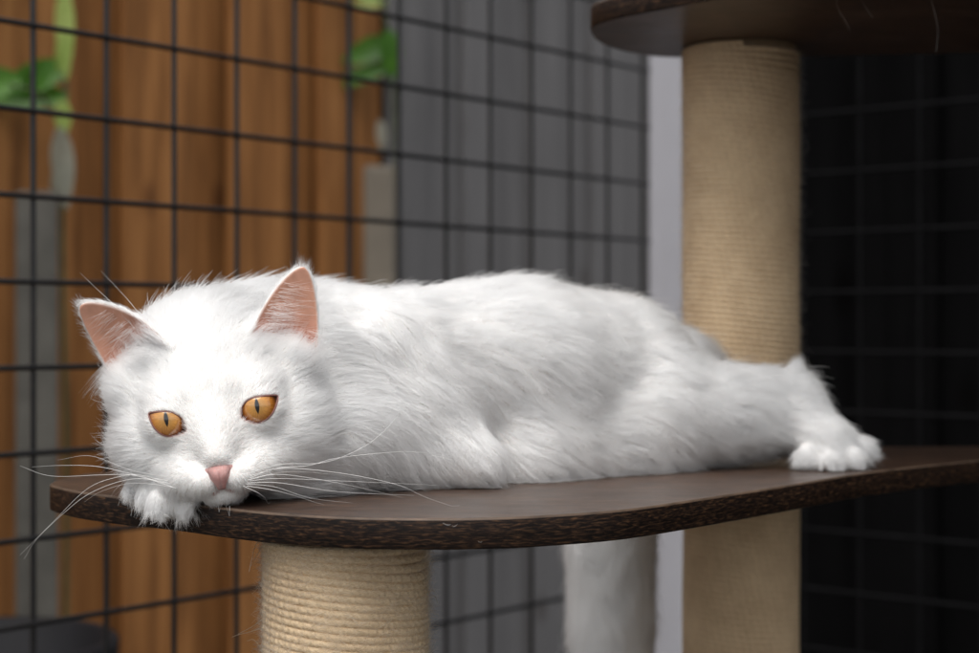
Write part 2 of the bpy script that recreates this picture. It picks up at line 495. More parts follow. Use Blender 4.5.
hp = [(p[0] + 0.157 * math.cos(a), p[1] + 0.157 * math.sin(a) , tz - 0.02 - 0.10 * math.sin((a - math.pi) )) for a in np.linspace(math.pi, 2 * math.pi, 24)]
hp = [(x, y, tz - 0.02 - 0.11 * math.sin(i / 23 * math.pi)) for i, (x, y, z) in enumerate(hp)]
V, F = tube_arrays(hp, 0.003, 8); mesh_np('handle', V, F, M_black, root)

# plants
def leaf_mesh(L, Wd, bend=0.3, fold=0.25, n=9):
    V, F = [], []
    for i in range(n):
        s = i / (n - 1)
        wv = Wd * (math.sin(math.pi * min(1, s * 0.92 + 0.06)) ** 0.75) * (1 - 0.35 * s)
        y = L * s; z = -bend * L * s * s
        for k in (-1, -0.5, 0, 0.5, 1):
            V.append((k * wv, y, z + abs(k) * wv * fold))
    for i in range(n - 1):
        for k in range(4):
            F.append((i * 5 + k, i * 5 + k + 1, i * 5 + k + 6, i * 5 + k + 5))
    return np.array(V), np.array(F)

def plant(name, label, cat, stems, leaves, base):
    root = empty(name, base); tag(root, label, cat)
    b = np.array(base)
    for pts, r in stems:
        V, F = tube_arrays(catmull(np.array(pts) - b, 8), r, 7)
        mesh_np('stem', V, F, M_stem, root)
    for pos, dirv, up, L, Wd, mt, bend in leaves:
        V, F = leaf_mesh(L * 1.28, Wd * 1.28, bend)
        y = nrm(np.array(dirv)); z = np.array(up, float); z = nrm(z - y * np.dot(z, y)); x = np.cross(y, z)
        V = V[:, :1] * x + V[:, 1:2] * y + V[:, 2:3] * z + np.array(pos) - b
        mesh_np('leaf', V, F, mt, root)
    return root

def fp(px, py, ft):
    ft = ft + FT - 0.56
    q = on_fence(px, ft); return np.array([q[0], q[1], ZP + CAMH - (py - CY) / FPX * q[1]])
base = fp(64, 300, 0.46); base[2] = 0.0
st = [([base, fp(66, 500, 0.46), fp(62, 210, 0.47), fp(66, 60, 0.45), fp(60, -60, 0.44)], 0.004),
      ([fp(62, 130, 0.46), fp(40, 95, 0.45), fp(10, 85, 0.44)], 0.0025)]
toC = (0.2, -1, 0.2)
lv = [(fp(70, 66, 0.45), (-1, -0.1, -0.35), toC, 0.10, 0.024, M_leaf, 0.15),
      (fp(68, 98, 0.45), (-1, 0.0, 0.05), toC, 0.11, 0.021, M_leaf, 0.1),
      (fp(20, 80, 0.44), (-1, 0.0, -0.15), toC, 0.10, 0.026, M_leaf, 0.1),
      (fp(50, 60, 0.44), (-0.6, 0.0, -0.8), toC, 0.055, 0.016, M_leaf, 0.1),
      (fp(64, -14, 0.44), (0.02, 0.0, -1), toC, 0.115, 0.014, M_leaf_y, 0.06),
      (fp(66, 30, 0.45), (-0.12, 0.0, -1), toC, 0.06, 0.012, M_leaf_y, 0.06),
      (fp(62, 100, 0.45), (0.05, 0.0, -1), toC, 0.045, 0.013, M_leaf_y, 0.06),
      (fp(60, 128, 0.45), (0.08, 0.0, -1), toC, 0.10, 0.017, M_leaf_p, 0.06),
      (fp(66, 160, 0.45), (-0.2, 0.0, -1), toC, 0.06, 0.016, M_leaf_p, 0.06),
      (fp(60, -70, 0.44), (-1, -0.2, -0.2), toC, 0.10, 0.03, M_leaf, 0.2)]
plant('climbing_plant', 'climbing plant with broad green and yellow leaves on the fence at top left', 'plant', st, lv, tuple(base))
b2 = fp(398, 200, 0.50); b2[2] = 0.0
st = [([b2, fp(399, 400, 0.50), fp(397, 150, 0.49), fp(388, 40, 0.47), fp(378, -20, 0.46)], 0.004),
      ([fp(390, 60, 0.48), fp(372, 62, 0.47), fp(350, 72, 0.46)], 0.002)]
lv = [(fp(394, 42, 0.47), (-1, -0.1, -0.35), toC, 0.085, 0.024, M_leaf, 0.15),
      (fp(392, 66, 0.47), (-1, 0.0, -0.28), toC, 0.11, 0.017, M_leaf, 0.2),
      (fp(388, 30, 0.46), (0.1, 0.0, -1), toC, 0.075, 0.020, M_leaf, 0.1),
      (fp(386, 2, 0.46), (-1, 0.0, 0.05), toC, 0.05, 0.012, M_leaf_y, 0.1),
      (fp(380, 120, 0.48), (0.1, 0.0, -1), toC, 0.05, 0.010, M_leaf_p, 0.1),
      (fp(378, -25, 0.46), (-0.7, 0.0, 0.5), toC, 0.10, 0.025, M_leaf, 0.1)]
plant('leafy_shoot', 'thin leafy green shoot in front of the fence joint above the cat', 'plant', st, lv, tuple(b2))

# ------------------------------------------------------------------ cat tree
tree = empty('cat_tree', (-0.083, 0.944, 0))
tag(tree, 'cat tree with dark wood effect boards on thick sisal rope posts', 'cat tree')
TL = np.array([-0.083, 0.944, 0.0])

front = [(-0.2865, 1.070), (-0.2835, 1.053), (-0.2707, 1.031), (-0.2518, 1.006), (-0.2180, 0.975), (-0.184, 0.950), (-0.1485, 0.917), (-0.117, 0.892), (-0.0783, 0.873), (-0.037, 0.867),
         (-0.005, 0.869), (0.024, 0.878), (0.0725, 0.907), (0.1203, 0.960), (0.1897, 1.046), (0.2735, 1.152), (0.374, 1.247)]
back = [(0.43, 1.300), (0.452, 1.340), (0.440, 1.372), (0.40, 1.388), (0.31, 1.388), (0.21, 1.392), (0.15, 1.376), (0.09, 1.322), (0.0, 1.262), (-0.14, 1.195), (-0.265, 1.143), (-0.283, 1.122), (-0.288, 1.095)]
BOARD = catmull(np.array(front + back), 8, closed=True)

def board_obj(name, poly, ztop, th, mat, parent, origin, bevel=0.0012):
    n = len(poly); c = poly.mean(0)
    # inset rings for a small rounded arris
    tang = np.roll(poly, -1, 0) - np.roll(poly, 1, 0); nr = np.stack([tang[:, 1], -tang[:, 0]], 1); nr /= np.linalg.norm(nr, axis=1)[:, None]
    if np.dot(nr[0], poly[0] - c) < 0: nr = -nr
    rings = [(bevel, ztop), (bevel * 0.3, ztop - bevel * 0.3), (0, ztop - bevel), (0, ztop - th + bevel), (bevel * 0.3, ztop - th + bevel * 0.3), (bevel, ztop - th)]
    V = []
    for ins, z in rings:
        q = poly - nr * ins
        V.append(np.column_stack([q, np.full(n, z)]))
    bm = bmesh.new()
    vs = [[bm.verts.new(tuple(p - origin)) for p in ring] for ring in V]
    for i in range(len(rings) - 1):
        for j in range(n):
            f = bm.faces.new((vs[i][j], vs[i][(j + 1) % n], vs[i + 1][(j + 1) % n], vs[i + 1][j])); f.smooth = True
    bm.faces.new(vs[0]); bm.faces.new(vs[-1])
    bmesh.ops.recalc_face_normals(bm, faces=bm.faces)
    per = np.concatenate([[0], np.cumsum(np.linalg.norm(np.roll(poly, -1, 0) - poly, axis=1))])
    uvl = bm.loops.layers.uv.new('UVMap')
    idx = {v: j for ring in vs for j, v in enumerate(ring)}
    for f in bm.faces:
        if len(f.verts) > 4: continue
        js = [idx[l.vert] for l in f.loops]; wrap = max(js) - min(js) > 1
        for l, j in zip(f.loops, js):
            l[uvl].uv = (per[n] if (wrap and j == 0) else per[j], l.vert.co.z)
        zc = sum(v.co.z for v in f.verts) / 4
        f.material_index = 2 if zc > ztop - bevel * 0.75 else 1
    o = bm_obj(name, bm, mat, parent)
    o.data.materials.append(M_edge); o.data.materials.append(M_rim)
    return o

TH = 0.0168
board_obj('platform', BOARD, ZP, TH, M_lam, tree, TL)
upper = np.array([(.078, 1.258), (.087, 1.225), (.11, 1.195), (.159, 1.14), (.22, 1.07), (.28, 1.015), (.35, 1.00), (.44, 1.06), (.53, 1.18), (.55, 1.27), (.50, 1.335), (.40, 1.365), (.262, 1.385), (.165, 1.391), (.122, 1.370), (.0907, 1.322)])
UZ = ZP + CAMH + 0.229
UP = catmull(upper, 8, closed=True)
board_obj('upper_platform', UP, UZ + TH, TH, M_lam, tree, TL)
basep = catmull(np.array([(-0.30, 0.86), (-0.05, 0.74), (0.18, 0.98), (0.42, 1.28), (0.36, 1.46), (0.10, 1.50), (-0.16, 1.24), (-0.31, 1.02)]), 8, closed=True)
board_obj('base_board', basep, 0.020, 0.018, M_lam, tree, TL)

def sisal_post(cx, cy, zlo, zhi, rad=0.048, pitch=0.0046, fill=0.585, seg=56, ringseg=7):
    """rope wound in a helix"""
    turns = (zhi - zlo - pitch) / pitch
    n = int(turns * seg)
    th = np.arange(n + 1) / seg * 2 * np.pi
    rr = pitch * fill
    z = zlo + pitch / 2 + th / (2 * np.pi) * pitch
    wob = 0.00022 * np.sin(th * 3.0 + z * 40) + 0.00018 * np.sin(th * 7.03) + 0.00014 * np.sin(th * 17.1)
    edge = np.clip(np.minimum(z - zlo, zhi - z) / 0.02, 0, 1)
    z = z + edge * (-0.12 * rad * np.cos(th) + 0.0007 * np.sin(2 * th + z * 25) + 0.0004 * np.sin(3 * th + z * 60))
    z = np.clip(z, zlo + rr, zhi - rr)
    R0 = rad - rr
    a = np.linspace(-0.62 * np.pi, 0.62 * np.pi, ringseg)   # outward half of the rope
    rx = R0 + wob[:, None] + rr * np.cos(a)[None, :]
    zz = z[:, None] + rr * np.sin(a)[None, :]
    X = rx * np.cos(th)[:, None]; Y = rx * np.sin(th)[:, None]
    V = np.stack([X, Y, zz], -1).reshape(-1, 3)
    i = np.arange(n)[:, None] * ringseg + np.arange(ringseg - 1)[None, :]
    F = np.stack([i, i + ringseg, i + ringseg + 1, i + 1], -1).reshape(-1, 4)
    V += np.array([cx, cy, 0]) - TL
    o = mesh_np('sisal_post', V, F, M_sisal, tree)
    me = o.data
    uvl = me.uv_layers.new(name='UVMap')
    uu = np.repeat(th * rad / pitch, ringseg); vv = np.tile(np.linspace(0, 1, ringseg), n + 1)
    li = np.zeros(len(me.loops), dtype=np.int32); me.loops.foreach_get('vertex_index', li)
    uvl.data.foreach_set('uv', np.stack([uu[li], vv[li]], 1).astype(np.float32).ravel())
    return o

def hair_curves(name, P, rad, mat, parent, loc=None):
    """P (n,k,3), rad (n,k)"""
    n, k, _ = P.shape
    cu = bpy.data.hair_curves.new(name)
    cu.add_curves([k] * n)
    cu.attributes['position'].data.foreach_set('vector', P.astype(np.float32).ravel())
    a = cu.attributes.get('radius') or cu.attributes.new('radius', 'FLOAT', 'POINT')
    a.data.foreach_set('value', rad.astype(np.float32).ravel())
    cu.materials.append(mat)
    o = bpy.data.objects.new(name, cu)
    return link(o, parent)

M_fibre = hair_mat('sisal_fibre', (0.90, 0.78, 0.58), rnd=0.10)
def fuzz(cx, cy, zlo, zhi, n, post, rad=0.048, lmin=0.0025, lmax=0.012):
    a = rng.uniform(0, 2 * np.pi, n); z = rng.uniform(zlo, zhi, n)
    ndir = np.stack([np.cos(a), np.sin(a), np.zeros(n)], 1); tdir = np.stack([-np.sin(a), np.cos(a), np.zeros(n)], 1)
    sgn = np.where(rng.random(n) < 0.5, -1, 1)[:, None]
    L = lmin + (lmax - lmin) * rng.random(n)[:, None] ** 2.2
    out = (0.03 + 0.7 * rng.random(n) ** 2.0)[:, None]
    dv = nrm(tdir * sgn + ndir * out + np.array([0, 0, 1.0]) * rng.normal(0, 0.45, n)[:, None])
    p0 = np.stack([cx + (rad - 0.0007) * np.cos(a), cy + (rad - 0.0007) * np.sin(a), z], 1)
    s = np.linspace(0, 1, 4)
    curl = rng.normal(0, 0.35, (n, 3))
    P = p0[:, None] + L[:, None] * (dv[:, None] * s[None, :, None] + curl[:, None] * (s ** 2)[None, :, None] * 0.5)
    # keep them outside the post
    rel = P[:, :, :2] - np.array([cx, cy]); rl = np.linalg.norm(rel, axis=2, keepdims=True)
    P[:, :, :2] = np.array([cx, cy]) + rel / rl * np.maximum(rl, rad - 0.0009)
    P[:, :, 2] = np.minimum(P[:, :, 2], zhi)
    rd = np.outer(rng.uniform(0.00004, 0.00009, n), np.array([1, 0.9, 0.75, 0.4]))
    o = hair_curves('fibre_fuzz', P - TL, rd, M_fibre, post)
    return o

P1 = (-0.083, 0.944); P2 = (0.2066, 1.341)
pa = sisal_post(P1[0], P1[1], 0.021, ZP - TH - 0.0005, pitch=0.0043, fill=0.61)
fuzz(P1[0], P1[1], 0.50, ZP - TH - 0.003, 75000, pa)
pb = sisal_post(P2[0], P2[1], ZP + 0.0005, UZ - 0.0005)
fuzz(P2[0], P2[1], ZP + 0.02, UZ - 0.003, 34000, pb)
pc_ = sisal_post(P2[0], P2[1], 0.021, ZP - TH - 0.0005)
# cores
for (cx, cy), z0_, z1_, par in ((P1, 0.0205, ZP - TH - 0.0002, pa), (P2, ZP + 0.0002, UZ - 0.0002, pb), (P2, 0.0205, ZP - TH - 0.0002, pc_)):
    bm = bmesh.new()
    bmesh.ops.create_cone(bm, segments=48, radius1=0.0445, radius2=0.0445, depth=z1_ - z0_, cap_ends=True, matrix=Matrix.Translation((cx - TL[0], cy - TL[1], (z0_ + z1_) / 2)))
    bm_obj('core_tube', bm, M_sisal, par, smooth=True)
# frayed strands pulled loose from the near post
fr = []
for pts in ([(262, 628), (250, 632), (241, 634), (232, 637)], [(262, 620), (250, 628), (238, 634)], [(262, 545), (257, 555), (251, 566)], [(264, 538), (256, 545), (252, 558), (249, 572)],
            [(262, 650), (254, 640), (247, 641)], [(424, 600), (434, 596), (438, 604)]):
    q = catmull(np.array([atw(x, y, 0.935 - 0.012 * i) for i, (x, y) in enumerate(pts)]), 6)
    q = q[np.linspace(0, len(q) - 1, 12).astype(int)]
    fr.append(q)
fr = np.array(fr)
hair_curves('frayed_strand', fr - TL, np.tile(np.linspace(0.00022, 0.0001, 12), (len(fr), 1)), M_fibre, pa)
# a few pale hairs snagged under the upper board
hg = []
for pts in ([(928, -12), (934, 10), (938, 30), (936, 52)], [(860, -10), (864, 4), (873, 18)], [(836, -8), (838, 8), (846, 22), (850, 30)]):
    q = catmull(np.array([atw(x, y, 1.13) for x, y in pts]), 6)
    q = q[np.linspace(0, len(q) - 1, 10).astype(int)]
    hg.append(q)
print('setting', round(time.time() - T0, 1))

# ================================================================== THE CAT
# signed distance pieces; z from the platform top, metres.  Each: function, flow direction, fur length, lift, density, name
EYE_D = 0.925
S = EYE_D / FPX
MID = at(212.5, 415, EYE_D)
fwd = nrm(np.array([0.085, -0.996, -0.005]))
roll = R(8.7)
rgt = np.array([math.cos(roll), 0, math.sin(roll)]); rgt = nrm(rgt - fwd * np.dot(rgt, fwd))
upv = np.cross(fwd, rgt); upv = upv if upv[2] > 0 else -upv
HB = np.stack([rgt, upv, fwd], 1)            # columns
def to_head(p): return (p - MID) @ HB * 100.0
def from_head(q): return (np.asarray(q, float) / 100.0) @ HB.T + MID

def rcone(p, a, b, ra, rb):
    a = np.asarray(a, float); b = np.asarray(b, float); ba = b - a
    t = np.clip((p - a) @ ba / (ba @ ba), 0, 1)
    return np.linalg.norm(p - a - t[:, None] * ba, axis=1) - (ra + (rb - ra) * t)
def ell(p, c, r):
    q = p - np.asarray(c, float); r = np.asarray(r, float)
    k0 = np.linalg.norm(q / r, axis=1); k1 = np.linalg.norm(q / (r * r), axis=1) + 1e-9
    return k0 * (k0 - 1.0) / k1
def smin(a, b, k):
    h = np.clip(0.5 + 0.5 * (b - a) / k, 0, 1)
    return b + (a - b) * h - k * h * (1 - h)
def smax(a, b, k): return -smin(-a, -b, k)

# eye openings as traced, in head coordinates
def eye_poly(pts):
    out = []
    for x, y in pts:
        px, py = 120 + x / 3.84, 360 + y / 3.84
        out.append(to_head(at(px, py, EYE_D)[None])[0][:2])
    return np.array(out)
EYES = [
    dict(poly=eye_poly([(112, 209), (124, 202), (150, 199), (180, 198), (205, 203), (228, 217), (243, 237), (253, 268), (238, 280), (215, 289), (185, 292), (158, 281), (135, 259), (120, 232)]), pupil=(165.8, 418.6), side=-1),
    dict(poly=eye_poly([(467, 205), (472, 179), (489, 158), (515, 146), (545, 141), (575, 139), (600, 143), (598, 170), (586, 200), (565, 225), (535, 241), (505, 241), (482, 230), (466, 216)]), pupil=(256.4, 405.6), side=1)]
ER = 1.32
for e in EYES:
    e['c2'] = e['poly'].mean(0)
    pl = to_head(at(*e['pupil'], EYE_D)[None])[0]
    c = np.array([e['c2'][0] * 0.6 + pl[0] * 0.4, e['c2'][1] * 0.6 + pl[1] * 0.4, -1.12])
    e['c'] = c
    e['poly'] = e['c2'] + (e['poly'] - e['c2']) * 1.02
    e['smooth'] = catmull(e['poly'], 5, closed=True)

def poly_sd(q, P):
    d = np.full(len(q), 1e9); ins = np.zeros(len(q), bool)
    n = len(P)
    for i in range(n):
        a = P[i]; b = P[(i + 1) % n]; e = b - a
        w_ = q - a
        t = np.clip(w_ @ e / (e @ e), 0, 1)
        d = np.minimum(d, ((w_ - t[:, None] * e) ** 2).sum(1))
        c1 = (a[1] <= q[:, 1]) != (b[1] <= q[:, 1])
        xi = a[0] + (q[:, 1] - a[1]) / (e[1] if abs(e[1]) > 1e-9 else 1e-9) * e[0]
        ins ^= c1 & (q[:, 0] < xi)
    d = np.sqrt(d)
    return np.where(ins, -d, d)

class Ear:
    def __init__(s, side):
        s.side = side
        if side < 0:
            B = np.array([-4.25, 3.80, -3.3]); T = np.array([-6.95, 7.35, -3.5]); n0 = np.array([-0.30, -0.36, 0.88]); s.Wb = 1.85; s.bulge = 1.42
        else:
            B = np.array([4.55, 3.4, -3.3]); T = np.array([6.30, 7.65, -3.3]); n0 = np.array([0.16, -0.12, 0.98]); s.Wb = 1.95; s.bulge = 1.12
        s.B = B; s.L = np.linalg.norm(T - B); s.a = (T - B) / s.L
        n0 = n0 - s.a * (n0 @ s.a); s.n = n0 / np.linalg.norm(n0); s.w = np.cross(s.a, s.n)
    def loc(s, q):
        r = q - s.B
        return r @ s.w, r @ s.a / s.L, r @ s.n
    def skew(s, x):
        inn = -1.0 if s.w[0] * s.side > 0 else 1.0
        return np.where(x * inn > 0, x / s.bulge, x)
    def width(s, h):
        hh = np.clip(h, 0, 1)
        return s.Wb * np.maximum(1 - hh, 0) ** 0.52 * (1 + 0.06 * np.sin(hh * np.pi))
    def cup(s, x, h):
        hh = np.clip(h, -0.3, 1)
        u = np.clip(x / s.Wb, -1.2, 1.2)
        return 0.20 - 0.85 * (1 - u * u) * (1 - 0.75 * np.clip(hh, 0, 1)) - 0.15 * hh
    def sd(s, q):
        x, h, n = s.loc(q)
        x = s.skew(x)
        W = s.width(h); t = 0.13 + 0.10 * np.clip(0.4 - h, 0, 1)
        d = np.abs(n - s.cup(x, h)) * 0.8 - t
        d = smax(d, (np.abs(x) - W) * 0.85, 0.12)
        d = smax(d, (h - 1) * s.L, 0.12)
        return np.maximum(d, (-h * s.L) - 1.3)
EARS = [Ear(-1), Ear(1)]

def head_sd(q):
    """q in cm, head coordinates"""
    d = ell(q, (0, 0.5, -4.7), (4.75, 4.75, 4.75))
    for sx in (-1, 1):
        d = smin(d, ell(q, (sx * 3.5, -1.1, -3.7), (2.5, 2.8, 2.5)), 1.0)                       # cheeks
        d = smin(d, ell(q, (sx * 4.6, 2.0, -4.2), (1.5, 2.0, 1.6)), 0.9)                        # below the ears
        d = smin(d, rcone(q, (sx * 3.0, -2.4, -2.9), (sx * 2.6, -3.0, -2.2), 2.0, 1.7), 1.0)
        d = smin(d, ell(q, (sx * 2.3, 1.25, -1.55), (1.5, 0.95, 1.3)), 0.9)                     # brow
    d = smin(d, rcone(q, (0, 1.2, -1.4), (0, -2.3, 0.80), 1.2, 0.84), 0.7)                      # bridge of the nose
    d = smin(d, ell(q, (0, -1.7, -1.2), (2.6, 2.6, 1.8)), 0.8)
    for sx in (-1, 1):
        d = smin(d, ell(q, (sx * 0.92, -3.62, 0.42), (1.10, 0.90, 1.12)), 0.35)                 # whisker pads
        d = smin(d, ell(q, (sx * 1.9, -3.3, -0.8), (1.5, 1.3, 1.4)), 0.7)
    d = smin(d, ell(q, (0, -4.42, -0.02), (1.25, 0.72, 0.95)), 0.30)                             # chin
    d = smax(d, -rcone(q, (0, -3.7, 1.70), (0, -4.15, 1.45), 0.12, 0.09), 0.12)                 # philtrum
    for sx in (-1, 1):
        d = smax(d, -rcone(q, (0, -4.20, 1.25), (sx * 0.85, -4.50, 0.85), 0.10, 0.05), 0.10)    # mouth line
    for e in EYES:
        c = e['c']
        lid = np.linalg.norm(q - c, axis=1) - (ER + 0.10)
        d = smin(d, lid, 0.55)
        near = (np.abs(q[:, 0] - e['c2'][0]) < 2.2) & (np.abs(q[:, 1] - e['c2'][1]) < 2.0) & (q[:, 2] > -3)
        if near.any():
            cut = np.full(len(q), 1e3)
            cut[near] = np.maximum(poly_sd(q[near][:, :2], e['smooth']) - 0.0, -(q[near][:, 2] + 1.6))
            d = np.where(near, smax(d, -cut, 0.10), d)
    for er in EARS:
        d = smin(d, er.sd(q), 0.35)
    return d

A = np.array
SH = A([-0.150, 1.050, 0.069]); CH = A([-0.060, 1.085, 0.064]); MD = A([0.022, 1.145, 0.066]); HP = A([0.085, 1.195, 0.063]); RU = A([0.128, 1.225, 0.054])
TORSO = nrm(HP - CH)
down = A([0, 0, -1.0])
elbow = at(473, 466, 1.034); elbow[2] = 0.0175
PR = []   # name, fn, k, flow, length, lift(sin), density per mm2
def add(name, fn, k, flow, ln, lift, dens, late=False): PR.append(dict(name=name, fn=fn, k=k, flow=flow, ln=ln, lift=lift, dens=dens, late=late))
def cap(a, b, ra, rb): return lambda p, a=a, b=b, ra=ra, rb=rb: rcone(p, a, b, ra, rb)
flowT = nrm(TORSO + 0.35 * down)
add('torso', cap(SH, CH, 0.056, 0.061), 0.02, flowT, 0.017, 0.30, 0.85)
add('torso', cap(CH, MD, 0.061, 0.068), 0.003, flowT, 0.018, 0.28, 0.85)
add('torso', cap(MD, HP, 0.068, 0.061), 0.003, flowT, 0.019, 0.28, 0.80)
add('belly', cap(at(520, 462, 1.085), at(650, 446, 1.165), 0.026, 0.030), 0.03, nrm(A([0.6, 0.5, -0.5])), 0.018, 0.32, 1.0)
add('rump', cap(HP, RU, 0.061, 0.042), 0.004, nrm(A([0.5, 0.5, -0.5])), 0.020, 0.32, 0.85)
hc = from_head((0, 0.0, -5.2))
add('neck', cap(from_head((-0.4, 1.8, -6.6)), A([-0.120, 1.050, 0.066]), 0.052, 0.058), 0.022, nrm(A([0.55, 0.75, -0.25])), 0.019, 0.34, 1.1)
add('ruff', cap(from_head((3.2, -2.6, -4.8)), at(418, 432, 1.056), 0.030, 0.034), 0.022, nrm(A([0.6, 0.35, -0.55])), 0.020, 0.36, 1.2)
# near foreleg: shoulder > elbow > wrist > paw
shl = at(386, 346, 1.044)
add('upper_arm', cap(shl, elbow, 0.0260, 0.0135), 0.014, nrm(elbow - shl), 0.013, 0.22, 1.1)
wr1 = A([-0.100, 1.030, 0.017]); wr2 = A([-0.150, 0.990, 0.0185]); paw0 = at(168, 480, 0.962)
add('forearm', cap(elbow, wr1, 0.0135, 0.0165), 0.020, nrm(A([0.45, -0.15, -0.8])), 0.011, 0.25, 1.1)
add('forearm', cap(wr1, wr2, 0.0165, 0.0165), 0.003, nrm(wr2 - wr1), 0.010, 0.25, 1.2)
add('paw', cap(wr2, paw0, 0.0165, 0.0150), 0.004, nrm(paw0 - wr2), 0.006, 0.25, 2.0, late=True)
pd = nrm(A([-0.15, -0.75, -0.55]))
for (x, y, d_, r_) in ((141, 485, 0.957, 0.0074), (152, 492, 0.948, 0.0082), (166, 499, 0.939, 0.0094), (187, 503, 0.936, 0.0076)):
    tip = at(x, y, d_)
    add('paw', cap(paw0 + (tip - paw0) * 0.35, tip, 0.0088, r_), 0.0034, nrm(pd + A([0.3 * (x - 160) / 25, 0, 0])), 0.0068, 0.24, 2.8, late=True)
# other foreleg folded under the chest
add('forearm', cap(A([-0.135, 1.06, 0.025]), A([-0.205, 1.02, 0.020]), 0.022, 0.018), 0.012, nrm(A([-0.7, -0.4, 0])), 0.012, 0.25, 0.8)
# near hind leg, stretched back
kn = at(620, 428, 1.155); hk = at(782, 412, 1.195)
th0 = at(634, 394, 1.18)
add('thigh', cap(th0, kn, 0.046, 0.036), 0.018, nrm(A([0.5, 0.1, -0.8])), 0.018, 0.30, 0.9)
add('shank', cap(at(660, 412, 1.172), hk, 0.043, 0.027), 0.014, nrm(hk - kn + A([0, 0, -0.02])), 0.017, 0.34, 1.2)
ft = at(826, 441, 1.172)
add('foot', cap(hk, ft, 0.022, 0.0175), 0.010, nrm(ft - hk), 0.011, 0.28, 1.5)
for (x, y, d_, r_) in ((808, 458, 1.160, 0.0090), (829, 461, 1.155, 0.0094), (848, 458, 1.160, 0.0088), (860, 449, 1.172, 0.0078)):
    tip = at(x, y, d_)
    add('foot', cap(ft + (tip - ft) * 0.2, tip, 0.0115, r_), 0.004, nrm(tip - ft + A([0.004, -0.003, -0.003])), 0.0095, 0.26, 2.2)
# far hind leg tucked behind
add('thigh', cap(A([0.115, 1.245, 0.04]), A([0.155, 1.265, 0.028]), 0.036, 0.026), 0.016, nrm(A([0.7, 0.4, -0.3])), 0.018, 0.35, 0.7)
# tail over the back edge
TAILPTS = [A([0.130, 1.245, 0.066]), A([0.156, 1.275, 0.060]), A([0.142, 1.330, 0.042]), A([0.116, 1.383, 0.008]), A([0.105, 1.404, -0.06]), A([0.106, 1.408, -0.15]), A([0.110, 1.404, -0.285])]
_tp = catmull(np.array(TAILPTS), 3); tl = list(_tp)
tr0 = [0.034, 0.028, 0.027, 0.029, 0.033, 0.032, 0.024]
tr = list(np.interp(np.linspace(0, 6, len(tl)), np.arange(7), tr0))
for i in range(len(tl) - 1):
    add('tail', cap(tl[i], tl[i + 1], tr[i], tr[i + 1]), 0.016 if i == 0 else 0.0008, nrm(tl[i + 1] - tl[i]), 0.019, 0.40, 1.2)
HEADREG = dict(name='head', ln=0.008, lift=0.3, dens=2.2)

def body_field(p, use=None, head=True):
    d = np.full(len(p), 0.5)
    for i, q in enumerate(PR):
        if q['late'] or (use is not None and not use[i]): continue
        d = smin(d, q['fn'](p), q['k'])
    if head:
        m = (p[:, 0] < -0.03) & (p[:, 1] < 1.10)
        if m.any():
            hd = head_sd(to_head(p[m])) / 100.0
            d[m] = smin(d[m], hd, 0.014)
    for i, q in enumerate(PR):
        if not q['late'] or (use is not None and not use[i]): continue
        d = smin(d, q['fn'](p), q['k'])
    # soft folds in the coat
    body = np.clip((p[:, 1] - 1.0) / 0.03, 0, 1)
    ctr = at(362, 395, 1.01)
    g_ = np.exp(-(((p - ctr) / A([0.045, 0.06, 0.045])) ** 2).sum(1))
    wv_ = np.sin((p[:, 0] * 0.92 + p[:, 2] * 0.50) * 330 + 2.0 * noise(p, 0.03, 2))
    ctr2 = at(440, 372, 1.03)
    g2 = np.exp(-(((p - ctr2) / A([0.05, 0.06, 0.03])) ** 2).sum(1))
    wv2 = np.sin((p[:, 0] * 0.62 + p[:, 2] * 0.80) * 260 + 1.6 * noise(p, 0.03, 3))
    d = d + body * (0.0008 * noise(p, 0.05, 1) + 0.0019 * g_ * wv_ + 0.0010 * g2 * wv2)
    # rest flat on the board
    on = inside_board(p[:, :2], 0.004)
    return np.where(on & (p[:, 2] > -0.02), np.maximum(d, 0.0012 - p[:, 2]), d)

# board test through a small raster
_gx = np.linspace(-0.32, 0.48, 801); _gy = np.linspace(0.82, 1.44, 621)
_G = poly_sd(np.stack(np.meshgrid(_gx, _gy, indexing='ij'), -1).reshape(-1, 2), BOARD[::2]).reshape(801, 621)
def board_sd(xy):
    i = np.clip(((xy[:, 0] + 0.32) / 0.001).astype(int), 0, 800); j = np.clip(((xy[:, 1] - 0.82) / 0.001).astype(int), 0, 620)
    return _G[i, j]
def inside_board(xy, m=0.0): return board_sd(xy) < m

def axis(segs):
    out = [segs[0][0]]
    for a, b, h in segs:
        n = max(1, int(round((b - a) / h))); out += list(np.linspace(a, b, n + 1)[1:])
    n = len(out) - 1
    pad = (-n) % 8
    for i in range(pad): out.append(out[-1] + segs[-1][2])
    return np.array(out)
ax = axis([(-0.262, -0.075, 0.0008), (-0.075, 0.292, 0.0015)])
ay = axis([(0.895, 1.0, 0.0008), (1.0, 1.46, 0.0015)])
az = axis([(-0.32, -0.03, 0.002), (-0.03, 0.145, 0.0008)])
nx, ny, nz = len(ax), len(ay), len(az)
B = 8
bxn, byn, bzn = (nx - 1) // B, (ny - 1) // B, (nz - 1) // B
cxs = (ax[:-1:B][:bxn] + ax[B::B]) / 2; cys = (ay[:-1:B][:byn] + ay[B::B]) / 2; czs = (az[:-1:B][:bzn] + az[B::B]) / 2
hx = (ax[B::B] - ax[:-1:B][:bxn]) / 2; hy = (ay[B::B] - ay[:-1:B][:byn]) / 2; hz_ = (az[B::B] - az[:-1:B][:bzn]) / 2
C = np.stack(np.meshgrid(cxs, cys, czs, indexing='ij'), -1).reshape(-1, 3)
HD = np.sqrt(np.add.outer(np.add.outer(hx ** 2, hy ** 2), hz_ ** 2)).reshape(-1)
cd = np.concatenate([body_field(c) for c in np.array_split(C, max(1, len(C) // 200000))])
